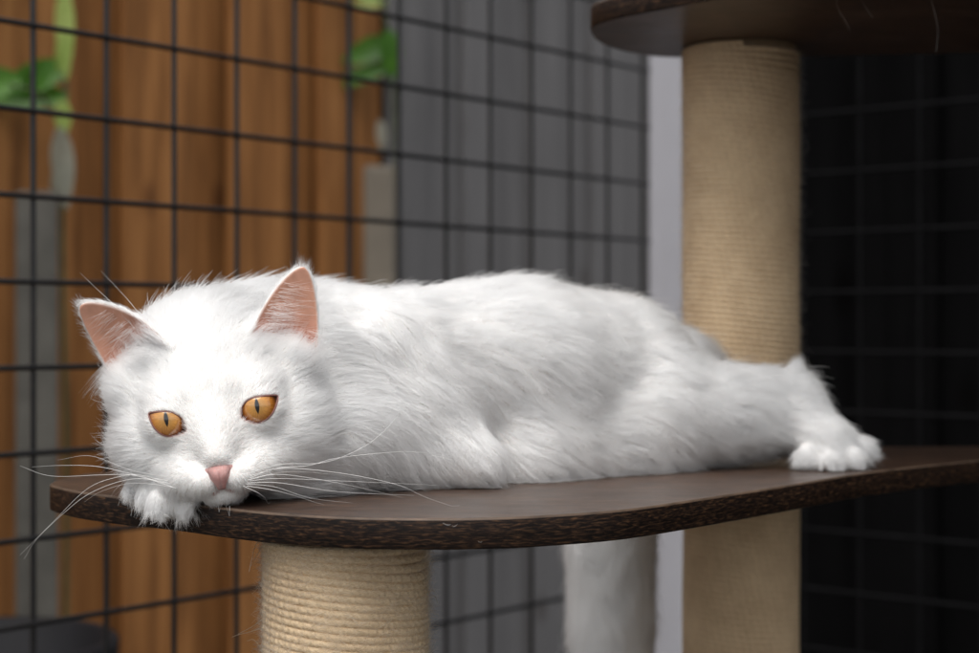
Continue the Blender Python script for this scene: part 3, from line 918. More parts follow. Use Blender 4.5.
act = np.abs(cd) < HD * 1.5 + 0.0035
Fd = np.empty((nx, ny, nz), np.float32)
cs = cd.reshape(bxn, byn, bzn)
Fd[:-1, :-1, :-1] = np.repeat(np.repeat(np.repeat(np.where(cs < 0, -0.1, 0.1), B, 0), B, 1), B, 2)
Fd[-1] = 0.1; Fd[:, -1] = 0.1; Fd[:, :, -1] = 0.1
bi = np.argwhere(act.reshape(bxn, byn, bzn))
_key = (bi[:, 0] // 5) * 10000 + (bi[:, 1] // 5) * 100 + bi[:, 2] // 5
bi = bi[np.argsort(_key, kind='stable')]
r9 = np.arange(B + 1)
for chunk in np.array_split(bi, max(1, len(bi) // 50)):
    cc = np.stack([cxs[chunk[:, 0]], cys[chunk[:, 1]], czs[chunk[:, 2]]], 1)
    use = [q['fn'](cc).min() < 0.040 for q in PR]
    hq = to_head(cc); hon = bool((np.linalg.norm(hq - A([0, 1.0, -3.5]), axis=1).min() < 11.5))
    ix = chunk[:, 0, None] * B + r9; iy = chunk[:, 1, None] * B + r9; iz = chunk[:, 2, None] * B + r9
    I = np.broadcast_to(ix[:, :, None, None], (len(chunk), 9, 9, 9)).reshape(-1)
    J = np.broadcast_to(iy[:, None, :, None], (len(chunk), 9, 9, 9)).reshape(-1)
    K = np.broadcast_to(iz[:, None, None, :], (len(chunk), 9, 9, 9)).reshape(-1)
    Fd[I, J, K] = body_field(np.stack([ax[I], ay[J], az[K]], 1), use, hon)
print('field', Fd.shape, len(bi), round(time.time() - T0, 1))

# surface nets
sg = Fd < 0
cnt = np.zeros((nx - 1, ny - 1, nz - 1), np.int8)
for a in (0, 1):
    for b in (0, 1):
        for c in (0, 1):
            cnt += sg[a:nx - 1 + a, b:ny - 1 + b, c:nz - 1 + c]
cells = np.argwhere((cnt > 0) & (cnt < 8))
flat = np.ravel_multi_index(cells.T, cnt.shape)
acc = np.zeros((len(cells), 3)); num = np.zeros(len(cells))
offs = [(a, b, c) for a in (0, 1) for b in (0, 1) for c in (0, 1)]
cv = {o_: Fd[cells[:, 0] + o_[0], cells[:, 1] + o_[1], cells[:, 2] + o_[2]] for o_ in offs}
for o1 in offs:
    for d_ in range(3):
        if o1[d_] == 0:
            o2 = list(o1); o2[d_] = 1; o2 = tuple(o2)
            v1, v2 = cv[o1], cv[o2]
            m = (v1 < 0) != (v2 < 0)
            t = np.where(m, v1 / np.where(m, v1 - v2, 1), 0)
            pt = np.tile(np.array(o1, float), (len(cells), 1)); pt[:, d_] = t
            acc += pt * m[:, None]; num += m
fr_ = acc / num[:, None]
def axmap(axv, i, f): return axv[i] + (axv[i + 1] - axv[i]) * f
BV = np.stack([axmap(ax, cells[:, 0], fr_[:, 0]), axmap(ay, cells[:, 1], fr_[:, 1]), axmap(az, cells[:, 2], fr_[:, 2])], 1)
QF = []
dims = cnt.shape
for d_ in range(3):
    sl1 = [slice(None)] * 3; sl2 = [slice(None)] * 3
    sl1[d_] = slice(0, -1); sl2[d_] = slice(1, None)
    s1, s2 = sg[tuple(sl1)], sg[tuple(sl2)]
    ed = np.argwhere(s1 != s2)
    o1, o2 = (d_ + 1) % 3, (d_ + 2) % 3
    ok = (ed[:, o1] > 0) & (ed[:, o2] > 0) & (ed[:, o1] < dims[o1]) & (ed[:, o2] < dims[o2])
    ed = ed[ok]
    ins = s1[tuple(ed.T)]
    quad = []
    for (a, b) in ((-1, -1), (0, -1), (0, 0), (-1, 0)):
        q = ed.copy(); q[:, o1] += a; q[:, o2] += b
        quad.append(np.searchsorted(flat, np.ravel_multi_index(q.T, dims)))
    quad = np.stack(quad, 1)
    quad[~ins] = quad[~ins][:, ::-1]
    QF.append(quad)
QF = np.vstack(QF)
del Fd, sg, cnt
print('mesh', len(BV), len(QF), round(time.time() - T0, 1))

# keep the largest island only
par = np.arange(len(BV))
def _lab(nv, F):
    lab = np.arange(nv)
    for it in range(400):
        m = lab[F].min(1)
        new = lab.copy()
        np.minimum.at(new, F.ravel(), np.repeat(m, 4))
        new = new[new]
        if (new == lab).all(): break
        lab = new
    return lab
lab = _lab(len(BV), QF)
main = np.bincount(lab).argmax()
keep = lab == main
remap = np.cumsum(keep) - 1
QF = remap[QF[keep[QF[:, 0]]]]; BV = BV[keep]
# light smoothing
for it in range(2):
    s_ = np.zeros_like(BV); c_ = np.zeros(len(BV))
    for a in range(4):
        np.add.at(s_, QF[:, a], BV[QF[:, (a + 1) % 4]]); np.add.at(s_, QF[:, a], BV[QF[:, (a + 3) % 4]]); np.add.at(c_, QF[:, a], 2)
    BV = BV * 0.5 + 0.5 * s_ / c_[:, None]
print('island', len(BV), round(time.time() - T0, 1))

# vertex normals
fn_ = np.cross(BV[QF[:, 2]] - BV[QF[:, 0]], BV[QF[:, 3]] - BV[QF[:, 1]])
area = np.linalg.norm(fn_, axis=1) * 0.5
vn = np.zeros_like(BV)
for a in range(4): np.add.at(vn, QF[:, a], fn_)
vn = nrm(vn)
# outward check
tst = BV[:20000:10]
if np.mean(body_field(tst + vn[:20000:10] * 0.002)) < np.mean(body_field(tst - vn[:20000:10] * 0.002)):
    QF = QF[:, ::-1]; vn = -vn; fn_ = -fn_

CATLOC = np.array([0.02, 1.12, ZP])
ROOTL = np.array([0.02, 1.12, 0.0])          # z already from platform top
cat = empty('white_cat', tuple(CATLOC))
tag(cat, 'fluffy white cat with amber eyes lying stretched out on the dark brown board', 'cat')

# regions for tint
qh = to_head(BV)
tint = np.tile(np.array([0.90, 0.885, 0.86]), (len(BV), 1))
def inner_ear(q, hmin=-0.22):
    m = np.zeros(len(q))
    for er in EARS:
        x, h, n = er.loc(q)
        x = er.skew(x)
        W = er.width(h)
        ins = (n > er.cup(x, h) + 0.0) & (n < er.cup(x, h) + 0.5) & (h > hmin) & (h < 1.0)
        f = np.clip((W - np.abs(x)) / 0.16, 0, 1) * ins
        m = np.maximum(m, f)
    return m
ie = inner_ear(qh)
pink = np.array([0.68, 0.36, 0.255]); pink2 = np.array([0.44, 0.19, 0.145])
hh = np.zeros(len(BV))
for er in EARS:
    x, h, n = er.loc(qh); hh = np.where((np.abs(x) < 2.2) & (h > -0.4) & (h < 1.1) & (np.abs(n) < 2), np.clip(h, 0, 1), hh)
pk = pink2 + (pink - pink2) * np.clip(hh / 0.45, 0, 1)[:, None]
tint = tint * (1 - ie[:, None]) + pk * ie[:, None]
# rims of the eyes and the mouth line
for e in EYES:
    m = (np.abs(qh[:, 0] - e['c2'][0]) < 1.8) & (np.abs(qh[:, 1] - e['c2'][1]) < 1.5) & (qh[:, 2] > -2.5)
    d_ = np.full(len(BV), 9.0); d_[m] = poly_sd(qh[m][:, :2], e['smooth'])
    f = np.clip(1 - (d_ - 0.0) / 0.11, 0, 1) * m
    tint = tint * (1 - f[:, None]) + np.array([0.42, 0.22, 0.19]) * f[:, None]
ml = np.minimum(rcone(qh, (0, -4.20, 1.2), (0.6, -4.41, 1.0), 0.11, 0.05), rcone(qh, (0, -4.20, 1.2), (-0.6, -4.41, 1.0), 0.11, 0.05))
ml = np.minimum(ml, rcone(qh, (0, -3.7, 1.6), (0, -4.2, 1.3), 0.10, 0.10))
f = np.clip(1 - ml / 0.12, 0, 1)[:, None]
tint = tint * (1 - f) + np.array([0.42, 0.17, 0.15]) * f

M_skin, nt, b, o_ = mat_new('cat_skin')
an = N(nt, 'ShaderNodeAttribute', _attribute_name='tint')
tcn = N(nt, 'ShaderNodeTexCoord'); nn_ = N(nt, 'ShaderNodeTexNoise', Scale=160.0, Detail=4.0)
nt.links.new(tcn.outputs['Object'], nn_.inputs['Vector'])
rr_ = ramp(nt, [(0.3, (0.88, 0.86, 0.85)), (0.7, (1.05, 1.05, 1.05))]); nt.links.new(nn_.outputs['Fac'], rr_.inputs['Fac'])
mxx = N(nt, 'ShaderNodeMixRGB', _blend_type='MULTIPLY', Fac=1.0)
nt.links.new(an.outputs['Color'], mxx.inputs['Color1']); nt.links.new(rr_.outputs['Color'], mxx.inputs['Color2'])
nt.links.new(mxx.outputs['Color'], b.inputs['Base Color'])
b.inputs['Roughness'].default_value = 0.7; b.inputs['Specular IOR Level'].default_value = 0.2
b.inputs['Subsurface Weight'].default_value = 0.12; b.inputs['Subsurface Radius'].default_value = (1.0, 0.6, 0.5); b.inputs['Subsurface Scale'].default_value = 0.003

body = mesh_np('body', BV - ROOTL, QF, M_skin, cat)
ta = body.data.attributes.new('tint', 'FLOAT_COLOR', 'POINT')
ta.data.foreach_set('color', np.column_stack([tint, np.ones(len(BV))]).astype(np.float32).ravel())

# ------------------------------------------------------------------ fur
def region_weights(p):
    """distance based blend over the pieces, head last"""
    D = np.stack([q['fn'](p) for q in PR] + [np.full(len(p), 9.0)], 1)
    m = (p[:, 0] < -0.03) & (p[:, 1] < 1.10)
    D[m, -1] = head_sd(to_head(p[m])) / 100.0
    D -= D.min(1)[:, None]
    W = np.exp(-np.clip(D, 0, 0.2) / 0.006)
    return W / W.sum(1)[:, None]

def head_flow(q):
    v = np.stack([q[:, 0] * 1.0, (q[:, 1] + 3.0) * 0.9, -1.2 - 0.35 * np.abs(q[:, 0])], 1)
    low = np.clip((-q[:, 1] - 2.6) / 1.5, 0, 1) * (np.abs(q[:, 0]) > 0)
    v[:, 1] -= low * 2.2
    # forehead flows up and a little outward
    v = v / (np.linalg.norm(v, axis=1)[:, None] + 1e-6)
    return v @ HB.T

# candidate roots
LN = np.array([q['ln'] for q in PR] + [HEADREG['ln']]); LF = np.array([q['lift'] for q in PR] + [HEADREG['lift']]); DN = np.array([q['dens'] for q in PR] + [HEADREG['dens']])
FC = BV[QF].mean(1)
FW = region_weights(FC)
fd = FW @ DN * 1e6                     # per m2
fqh = to_head(FC)
bald = inner_ear(fqh, 0.03) > 0.3
for e in EYES:
    m = (np.abs(fqh[:, 0] - e['c2'][0]) < 1.8) & (np.abs(fqh[:, 1] - e['c2'][1]) < 1.5) & (fqh[:, 2] > -2.6)
    sd_ = np.full(len(FC), 9.0); sd_[m] = poly_sd(fqh[m][:, :2], e['smooth'])
    bald |= sd_ < 0.05
nosez = (np.abs(fqh[:, 0]) < 0.80) & (fqh[:, 1] < -2.93) & (fqh[:, 1] > -3.7) & (fqh[:, 2] > 0.7)
bald |= nosez & (np.abs(fqh[:, 0]) < 0.95 + (fqh[:, 1] + 2.85) * 0.75)
bald |= (np.abs(fqh[:, 0]) < 0.10) & (fqh[:, 1] < -3.95) & (fqh[:, 1] > -4.42) & (fqh[:, 2] > 0.4)
bald |= (np.abs(fqh[:, 0]) < 0.55) & (np.abs(fqh[:, 1] + 4.24 + 0.34 * np.abs(fqh[:, 0])) < 0.07) & (fqh[:, 2] > 0.3)
fd = np.where(bald, 0, fd)
hidden = (FC[:, 2] < 0.003) & inside_board(FC[:, :2])
fd = np.where(hidden, 0, fd)
# far side of the body, seen by no camera near the photograph's: thinner
vd = nrm(np.array([0.0, 0.0, CAMH]) - FC); fnn = nrm(fn_)
fd = fd * np.where((fnn * vd).sum(1) < -0.35, 0.35, 1.0)
NH = int((fd * area).sum())
pick = rng.choice(len(QF), NH, p=fd * area / (fd * area).sum())
u_, v_ = rng.random(NH), rng.random(NH)
q4 = QF[pick]
w4 = np.stack([(1 - u_) * (1 - v_), u_ * (1 - v_), u_ * v_, (1 - u_) * v_], 1)
RP = (BV[q4] * w4[:, :, None]).sum(1); RN = nrm((vn[q4] * w4[:, :, None]).sum(1))
RW = region_weights(RP)
rq = to_head(RP)
HWt = RW[:, -1]
FLOW = RW[:, :-1] @ np.stack([q['flow'] for q in PR]) + HWt[:, None] * head_flow(rq)
# ears: hair runs to the tip
earw = np.zeros(NH)
for er in EARS:
    x, h, n = er.loc(rq)
    f = np.clip((h - 0.02) / 0.25, 0, 1) * (np.abs(x) < er.Wb * 1.3) * (np.abs(n) < 2.2) * (h < 1.25) * HWt
    earw = np.maximum(earw, f)
    FLOW = FLOW * (1 - f[:, None]) + f[:, None] * (er.a @ HB.T)
LEN = RW @ LN; LIFT = RW @ LF
# face: short on the nose, longer to the cheeks
fr2 = np.sqrt((rq[:, 0]) ** 2 + ((rq[:, 1] + 2.6) * 0.9) ** 2 + (np.minimum(rq[:, 2] - 1.0, 0)) ** 2)
fl = 0.0016 + 0.0105 * np.clip((fr2 - 0.6) / 6.0, 0, 1) ** 0.9
ck = np.clip((np.abs(rq[:, 0]) - 3.6) / 1.5, 0, 1) * np.clip((1.5 - rq[:, 1]) / 2.5, 0, 1)
fl = fl + 0.007 * ck
fl = fl * (1 - 0.55 * earw)
LEN = LEN * (1 - HWt) + fl * HWt
edist = np.full(NH, 9.0)
for e in EYES:
    edist = np.minimum(edist, np.linalg.norm(rq[:, :2] - e['c2'], axis=1) + np.clip(-rq[:, 2] - 1.8, 0, 9))
LEN *= 1 - 0.55 * np.clip((1.7 - edist) / 0.9, 0, 1) * HWt
stray = rng.random(NH) < 0.07
LEN *= rng.uniform(0.6, 1.15, NH) * (1 + 0.16 * noise(RP, 0.012, 3) * (1 - HWt)) * np.where(stray, 1.35, 1.0)
# direction with slow swirls and random scatter
sw = np.stack([noise(RP, 0.034, 4), noise(RP, 0.034, 5), noise(RP, 0.034, 6)], 1)
sw2 = np.stack([noise(RP, 0.007, 1), noise(RP, 0.007, 2), noise(RP, 0.007, 3)], 1)
FLOW = nrm(FLOW) + sw2 * (0.12 * (1 - HWt) + 0.13 * HWt)[:, None] + sw * (0.30 * (1 - HWt) + 0.08 * HWt)[:, None] + rng.normal(0, 0.10, (NH, 3))
TG = nrm(FLOW - RN * (FLOW * RN).sum(1)[:, None])
lift = LIFT + rng.normal(0, 0.06, NH) + 0.05 * noise(RP, 0.012, 2) * (1 - HWt)
lift = lift + np.where(stray, 0.22, 0.0) * rng.random(NH)
lift = np.clip(lift, 0.08, 0.8)[:, None]
D0 = nrm(TG * np.sqrt(1 - lift ** 2) + RN * lift)
NP = 5
s = np.linspace(0, 1, NP)
bend = nrm(TG + 0.25 * sw) * 0.35 - RN * 0.25 + A([0, 0, -0.18])
P = RP[:, None] + LEN[:, None, None] * (D0[:, None] * s[None, :, None] + bend[:, None] * (s ** 2)[None, :, None] * 0.45)
# clumps
NC = NH // 45
cidx = rng.choice(NH, NC, replace=False)
kd = kdtree.KDTree(NC)
for i, j in enumerate(cidx): kd.insert(RP[j], i)
kd.balance()
own = np.array([kd.find(p)[1] for p in RP])
ci = cidx[own]
cst = (rng.uniform(0.35, 1.0, NC)[own] * (0.58 - 0.06 * HWt) * np.where(stray, 0.2, 1.0))[:, None, None]
rel = (RP - RP[ci])[:, None] * 0.25
scl = np.clip(LEN / LEN[ci], 0.5, 1.5)[:, None, None]
tgt = RP[ci][:, None] + (P[ci] - RP[ci][:, None]) * scl + rel
P = P + (tgt - P) * cst * (s ** 1.3)[None, :, None]
# fine frizz
P[:, 1:] += rng.normal(0, 0.02, (NH, NP - 1, 3)) * LEN[:, None, None]
# lie on the board instead of passing through it
ob = inside_board(RP[:, :2], 0.003) & (RP[:, 2] > -0.001)
inb = np.stack([inside_board(P[:, k, :2], 0.0008) for k in range(NP)], 1) & ob[:, None]
P[:, :, 2] = np.where(inb, np.maximum(P[:, :, 2], 0.0006 + 0.0006 * rng.random((NH, 1))), P[:, :, 2])
base_r = (0.000130 * (1 - HWt) + 0.000078 * HWt) * rng.uniform(0.7, 1.2, NH)
RAD = base_r[:, None] * np.array([1.0, 1.0, 0.85, 0.6, 0.18])[None]
M_fur = hair_mat('white_fur', (0.993, 0.987, 0.976), rough=0.75, radial=0.9, rnd=0.025)
hair_curves('fur', P - ROOTL, RAD, M_fur, cat)
print('fur', NH, round(time.time() - T0, 1))

# long guard hairs: ears, hock tuft, paw tufts, cheeks
LP, LR = [], []
def strand(p0, d0, L, bendv, r, n=8):
    s_ = np.linspace(0, 1, n)
    LP.append(p0[None] + L * (d0[None] * s_[:, None] + np.asarray(bendv)[None] * (s_ ** 2)[:, None]))
    LR.append(r * (1 - s_ ** 1.5 * 0.85))
def hd(v): return nrm(np.asarray(v, float) @ HB.T)
for er in EARS:
    sd_ = er.side
    inn = -er.w if (er.w[0] * sd_ > 0) else er.w           # towards the middle of the head
    # strands from the inner edge sweeping out across the cup
    for i in range(150 if sd_ < 0 else 330):
        h = random.uniform(-0.18, 0.42) if i % 5 else random.uniform(0.4, 0.75)
        fx = random.choice([random.uniform(0.6, 1.0), random.uniform(0.5, 1.0), random.uniform(0.0, 1.0)])
        W = float(er.width(np.array(h)))
        x = fx * W * (1 if er.w[0] * sd_ < 0 else -1)
        c = float(er.cup(np.array(x), np.array(h)))
        q0 = er.B + er.w * x + er.a * h * er.L + er.n * (c + 0.10)
        dv = -inn * 1.0 + er.n * random.uniform(0.25, 0.75) + er.a * random.uniform(-0.1, 0.40)
        L = random.uniform(0.008, 0.020) * (1.25 - 0.75 * max(h, 0)) * (1.3 if random.random() < 0.15 else 1)
        strand(from_head(q0), hd(dv + np.random.default_rng(i).normal(0, 0.12, 3)), L, hd(-inn * 0.3 - er.n * 0.55 + er.a * 0.1) * 0.30, 0.00008)
    # base fluff covering the bottom of the cup, pointing up
    for i in range(900):
        x = round(random.uniform(-1.0, 1.0) * 5) / 5 * er.Wb + random.gauss(0, 0.10)
        h = random.uniform(-0.32, -0.04)
        q0 = er.B + er.w * x + er.a * h * er.L + er.n * (float(er.cup(np.array(x), np.array(h))) * 0.3 + random.uniform(0.3, 1.0))
        dv = er.a * random.uniform(0.6, 1.1) + er.n * random.uniform(0.0, 0.5) - inn * random.uniform(-0.1, 0.8)
        strand(from_head(q0), hd(dv), random.uniform(0.006, 0.014), hd(-inn * 0.4 - er.n * 0.2) * 0.25, 0.00006)
    # outer edge wisps and tip hairs
    for i in range(160):
        h = random.uniform(0.05, 1.0); W = float(er.width(np.array(h)))
        e_ = random.choice([-1, 1]); x = e_ * W * 0.98
        q0 = er.B + er.w * x + er.a * h * er.L + er.n * float(er.cup(np.array(x), np.array(h)))
        dv = er.a * random.uniform(0.5, 1.0) + er.w * e_ * random.uniform(0.1, 0.8) + er.n * random.uniform(-0.2, 0.3)
        strand(from_head(q0), hd(dv), random.uniform(0.003, 0.007), hd(er.a) * 0.1, 0.00005)
    for i in range(60):
        q0 = er.B + er.a * er.L * random.uniform(0.93, 1.0) + er.w * random.uniform(-0.25, 0.25) + er.n * float(er.cup(np.array(0.0), np.array(1.0)))
        strand(from_head(q0), hd(er.a + er.w * random.uniform(-0.5, 0.5) + er.n * random.uniform(-0.3, 0.3)), random.uniform(0.004, 0.009), hd(-er.w * sd_ * 0.5) * 0.1, 0.00005)
    # tuft leaving the outer base of the ear
    for i in range(260 if sd_ < 0 else 120):
        xo = (1 if er.w[0] * sd_ > 0 else -1)
        h = random.uniform(-0.05, 0.25)
        q0 = er.B + er.w * xo * er.Wb * random.uniform(0.5, 0.95) + er.a * h * er.L + er.n * random.uniform(0.0, 0.4)
        dv = er.w * xo * 1.0 + er.a * random.uniform(-0.25, 0.15) + er.n * random.uniform(0.0, 0.4)
        strand(from_head(q0), hd(dv), random.uniform(0.008, 0.026 if sd_ < 0 else 0.019), hd(-er.a) * 0.06, 0.00005)
# hock tuft
for i in range(2600):
    p0 = hk + A([random.uniform(-0.012, 0.020), random.uniform(-0.016, 0.010), random.uniform(0.006, 0.020)])
    tipp = at(803, 361, 1.19) + A([random.gauss(0, 0.0022), random.gauss(0, 0.003), random.gauss(0, 0.0022)])
    v = tipp - p0; L = np.linalg.norm(v) * random.uniform(0.65, 1.03)
    strand(p0, v / np.linalg.norm(v), L, A([-0.10, 0, 0.05]), 0.00009)
for i in range(1400):     # softer plumes along the back of the leg
    f_ = random.random()
    p0 = at(700 + 85 * f_, 385 + 12 * f_, 1.185) + A([0, random.uniform(-0.012, 0.012), random.uniform(-0.004, 0.004)])
    strand(p0, nrm(A([0.75 + random.gauss(0, 0.15), random.gauss(0, 0.2), 0.55 + random.gauss(0, 0.18)])), random.uniform(0.012, 0.034), A([0.05, 0, -0.15]), 0.000095)
# toe tufts of the hind paw and of the hanging front paw
for i in range(260):
    p0 = at(856 + random.gauss(0, 3), 449 + random.gauss(0, 3), 1.165)
    strand(p0, nrm(A([0.9, -0.1 + random.gauss(0, 0.12), 0.12 + random.gauss(0, 0.12)])), random.uniform(0.006, 0.015), A([0, 0, 0.05]), 0.00008)
for (x0, y0, x1, y1, n_) in ((152, 506, 140, 527, 60), (165, 512, 160, 530, 26), (178, 513, 177, 532, 50), (186, 513, 186, 528, 40), (195, 512, 199, 527, 46), (200, 508, 208, 520, 30)):
    for i in range(n_):
        p0 = at(x0 + random.gauss(0, 2.5), y0 + random.gauss(0, 1.5), 0.936)
        tp = at(x1 + random.gauss(0, 2.2), y1 + random.gauss(0, 2.0), 0.926 + random.gauss(0, 0.002))
        v = tp - p0
        strand(p0, nrm(v), np.linalg.norm(v) * random.uniform(0.5, 1.0), A([random.gauss(0, 0.1), 0, 0]), 0.00006)
M_guard = hair_mat('guard_hair', (0.975, 0.967, 0.952), rough=0.65, radial=0.85, rnd=0.02)
hair_curves('guard_hair', np.array(LP) - ROOTL, np.array(LR), M_guard, cat)

# ------------------------------------------------------------------ eyes
def eye_mat():
    m, nt, b, o = mat_new('amber_eye')
    tc = N(nt, 'ShaderNodeTexCoord')
    sp = N(nt, 'ShaderNodeSeparateXYZ'); nt.links.new(tc.outputs['Object'], sp.inputs['Vector'])
    def math_(op, a, b_=None):
        n = N(nt, 'ShaderNodeMath', _operation=op)
        for i, v in enumerate((a, b_)):
            if v is None: continue
            if isinstance(v, (int, float)): n.inputs[i].default_value = v
            else: nt.links.new(v, n.inputs[i])
        return n.outputs['Value']
    X, Y = sp.outputs['X'], sp.outputs['Y']
    r = math_('SQRT', math_('ADD', math_('MULTIPLY', X, X), math_('MULTIPLY', Y, Y)))
    rn = math_('DIVIDE', r, 0.0112)
    ang = math_('ARCTAN2', Y, X)
    cmb = N(nt, 'ShaderNodeCombineXYZ'); nt.links.new(math_('MULTIPLY', math_('SINE', ang), 9.0), cmb.inputs['X']); nt.links.new(math_('MULTIPLY', math_('COSINE', ang), 9.0), cmb.inputs['Y']); nt.links.new(math_('MULTIPLY', rn, 1.6), cmb.inputs['Z'])
    no = N(nt, 'ShaderNodeTexNoise', Scale=2.2, Detail=8.0, Roughness=0.75); nt.links.new(cmb.outputs['Vector'], no.inputs['Vector'])
    rj = math_('ADD', rn, math_('MULTIPLY', math_('SUBTRACT', no.outputs['Fac'], 0.5), 0.62))
    rp = ramp(nt, [(0.0, (0.36, 0.17, 0.04)), (0.20, (0.64, 0.33, 0.09)), (0.48, (0.76, 0.35, 0.07)), (0.72, (0.60, 0.225, 0.034)), (0.88, (0.26, 0.080, 0.012)), (0.98, (0.04, 0.014, 0.004))])
    nt.links.new(rj, rp.inputs['Fac'])
    cmb2 = N(nt, 'ShaderNodeCombineXYZ'); nt.links.new(math_('MULTIPLY', math_('SINE', ang), 30.0), cmb2.inputs['X']); nt.links.new(math_('MULTIPLY', math_('COSINE', ang), 30.0), cmb2.inputs['Y']); nt.links.new(math_('MULTIPLY', rn, 3.5), cmb2.inputs['Z'])
    nf_ = N(nt, 'ShaderNodeTexNoise', Scale=0.9, Detail=5.0, Roughness=0.7); nt.links.new(cmb2.outputs['Vector'], nf_.inputs['Vector'])
    rf = ramp(nt, [(0.32, (0.55, 0.48, 0.42)), (0.52, (1.0, 1.0, 1.0)), (0.70, (1.25, 1.28, 1.35))]); nt.links.new(nf_.outputs['Fac'], rf.inputs['Fac'])
    mf = N(nt, 'ShaderNodeMixRGB', _blend_type='MULTIPLY', Fac=1.0); nt.links.new(rp.outputs['Color'], mf.inputs['Color1']); nt.links.new(rf.outputs['Color'], mf.inputs['Color2'])
    # slit pupil |x| < a (1-(y/b)^2)
    yb = math_('DIVIDE', Y, 0.0046)
    lim = math_('MULTIPLY', math_('SUBTRACT', 1.0, math_('MULTIPLY', yb, yb)), 0.00118)
    df = math_('SUBTRACT', math_('ABSOLUTE', X), lim)
    mr = N(nt, 'ShaderNodeMapRange', _clamp=True)
    nt.links.new(df, mr.inputs['Value']); mr.inputs['From Min'].default_value = -0.0001; mr.inputs['From Max'].default_value = 0.00025
    mx = N(nt, 'ShaderNodeMixRGB'); nt.links.new(mr.outputs['Result'], mx.inputs['Fac'])
    mx.inputs['Color1'].default_value = (0.003, 0.003, 0.004, 1); nt.links.new(mf.outputs['Color'], mx.inputs['Color2'])
    nt.links.new(mx.outputs['Color'], b.inputs['Base Color'])
    b.inputs['Roughness'].default_value = 0.45; b.inputs['Specular IOR Level'].default_value = 0.2
    b.inputs['Coat Weight'].default_value = 1.0; b.inputs['Coat Roughness'].default_value = 0.01; b.inputs['Coat IOR'].default_value = 1.85
    return m
M_eye = eye_mat()
M_lid = simple('eyelid_skin', (0.26, 0.12, 0.10), rough=0.35, spec=0.5, var=0.2, scale=300)
M_nose, nt, b, o_ = mat_new('nose_leather')
tcn = N(nt, 'ShaderNodeTexCoord'); vo = N(nt, 'ShaderNodeTexVoronoi', Scale=1500.0); nt.links.new(tcn.outputs['Object'], vo.inputs['Vector'])
n7 = N(nt, 'ShaderNodeTexNoise', Scale=140.0, Detail=3.0); nt.links.new(tcn.outputs['Object'], n7.inputs['Vector'])
rp = ramp(nt, [(0.3, (0.50, 0.25, 0.23)), (0.7, (0.68, 0.41, 0.385))]); nt.links.new(n7.outputs['Fac'], rp.inputs['Fac'])
dkn = N(nt, 'ShaderNodeAttribute', _attribute_name='dark')
mxd = N(nt, 'ShaderNodeMixRGB'); nt.links.new(dkn.outputs['Fac'], mxd.inputs['Fac']); nt.links.new(rp.outputs['Color'], mxd.inputs['Color1']); mxd.inputs['Color2'].default_value = (0.10, 0.028, 0.024, 1)
nt.links.new(mxd.outputs['Color'], b.inputs['Base Color'])
bp = N(nt, 'ShaderNodeBump', Strength=0.6, Distance=0.0004); nt.links.new(vo.outputs['Distance'], bp.inputs['Height']); nt.links.new(bp.outputs['Normal'], b.inputs['Normal'])
b.inputs['Roughness'].default_value = 0.45; b.inputs['Subsurface Weight'].default_value = 0.3; b.inputs['Subsurface Scale'].default_value = 0.003; b.inputs['Subsurface Radius'].default_value = (1, 0.4, 0.3)

for e in EYES:
    cw = from_head(e['c'])                                  # platform-top frame
    # look at the lens, tipped so the pupil sits where the photo shows it
    target = at(*e['pupil'], EYE_D - 0.006)
    gz = nrm(target - cw)
    gy = nrm(upv - gz * np.dot(upv, gz)); gx = np.cross(gy, gz)
    bm = bmesh.new()
    bmesh.ops.create_uvsphere(bm, u_segments=48, v_segments=32, radius=ER / 100)
    for v in bm.verts:                                       # slight corneal bulge
        zz = v.co.z / (ER / 100)
        if zz > 0.5: v.co *= 1 + 0.06 * ((zz - 0.5) / 0.5) ** 2
    o = bm_obj('eye', bm, M_eye, cat, smooth=True)
    m4 = Matrix(((gx[0], gy[0], gz[0], cw[0] - ROOTL[0]), (gx[1], gy[1], gz[1], cw[1] - ROOTL[1]), (gx[2], gy[2], gz[2], cw[2]), (0, 0, 0, 1)))
    o.matrix_local = m4
    # eyelid rim lying on the ball
    lp = []
    for x, y in catmull(e['poly'], 6, closed=True):
        dx, dy = x - e['c'][0], y - e['c'][1]
        rr_ = ER + 0.045
        z = math.sqrt(max(rr_ ** 2 - dx * dx - dy * dy, 0.15))
        lp.append(from_head((x, y, e['c'][2] + z)))
    lp = np.array(lp + [lp[0], lp[1]])
    V, F = tube_arrays(lp, 0.00045, 8)
    V = V - cw
    Rinv = np.stack([gx, gy, gz], 1)
    mesh_np('eyelid', V @ Rinv, F, M_lid, o)

# ------------------------------------------------------------------ nose leather
nv, nf = [], []
rows = [(-2.84, 0.45, 1.36), (-2.92, 0.70, 1.52), (-3.06, 0.85, 1.64), (-3.22, 0.84, 1.72), (-3.38, 0.66, 1.73), (-3.50, 0.44, 1.69), (-3.64, 0.24, 1.62), (-3.84, 0.12, 1.54), (-4.10, 0.08, 1.40)]
cols = 17
for (y, hw, z) in rows:
    for k in range(cols):
        t = -1 + 2 * k / (cols - 1)
        zz = z - 0.09 - 0.72 * abs(t) ** 2.0 * hw
        if abs(y + 3.18) < 0.20: zz -= 0.22 * math.exp(-((abs(t) - 0.66) / 0.15) ** 2)     # nostrils
        zz -= 0.05 * math.exp(-(t / 0.12) ** 2) * (1 if y < -3.1 else 0)                      # median groove
        yy = y + 0.10 * abs(t) ** 1.6 * (1 if -3.6 < y < -2.95 else 0)
        nv.append(from_head((t * hw * 0.92, yy - 0.04, zz)))
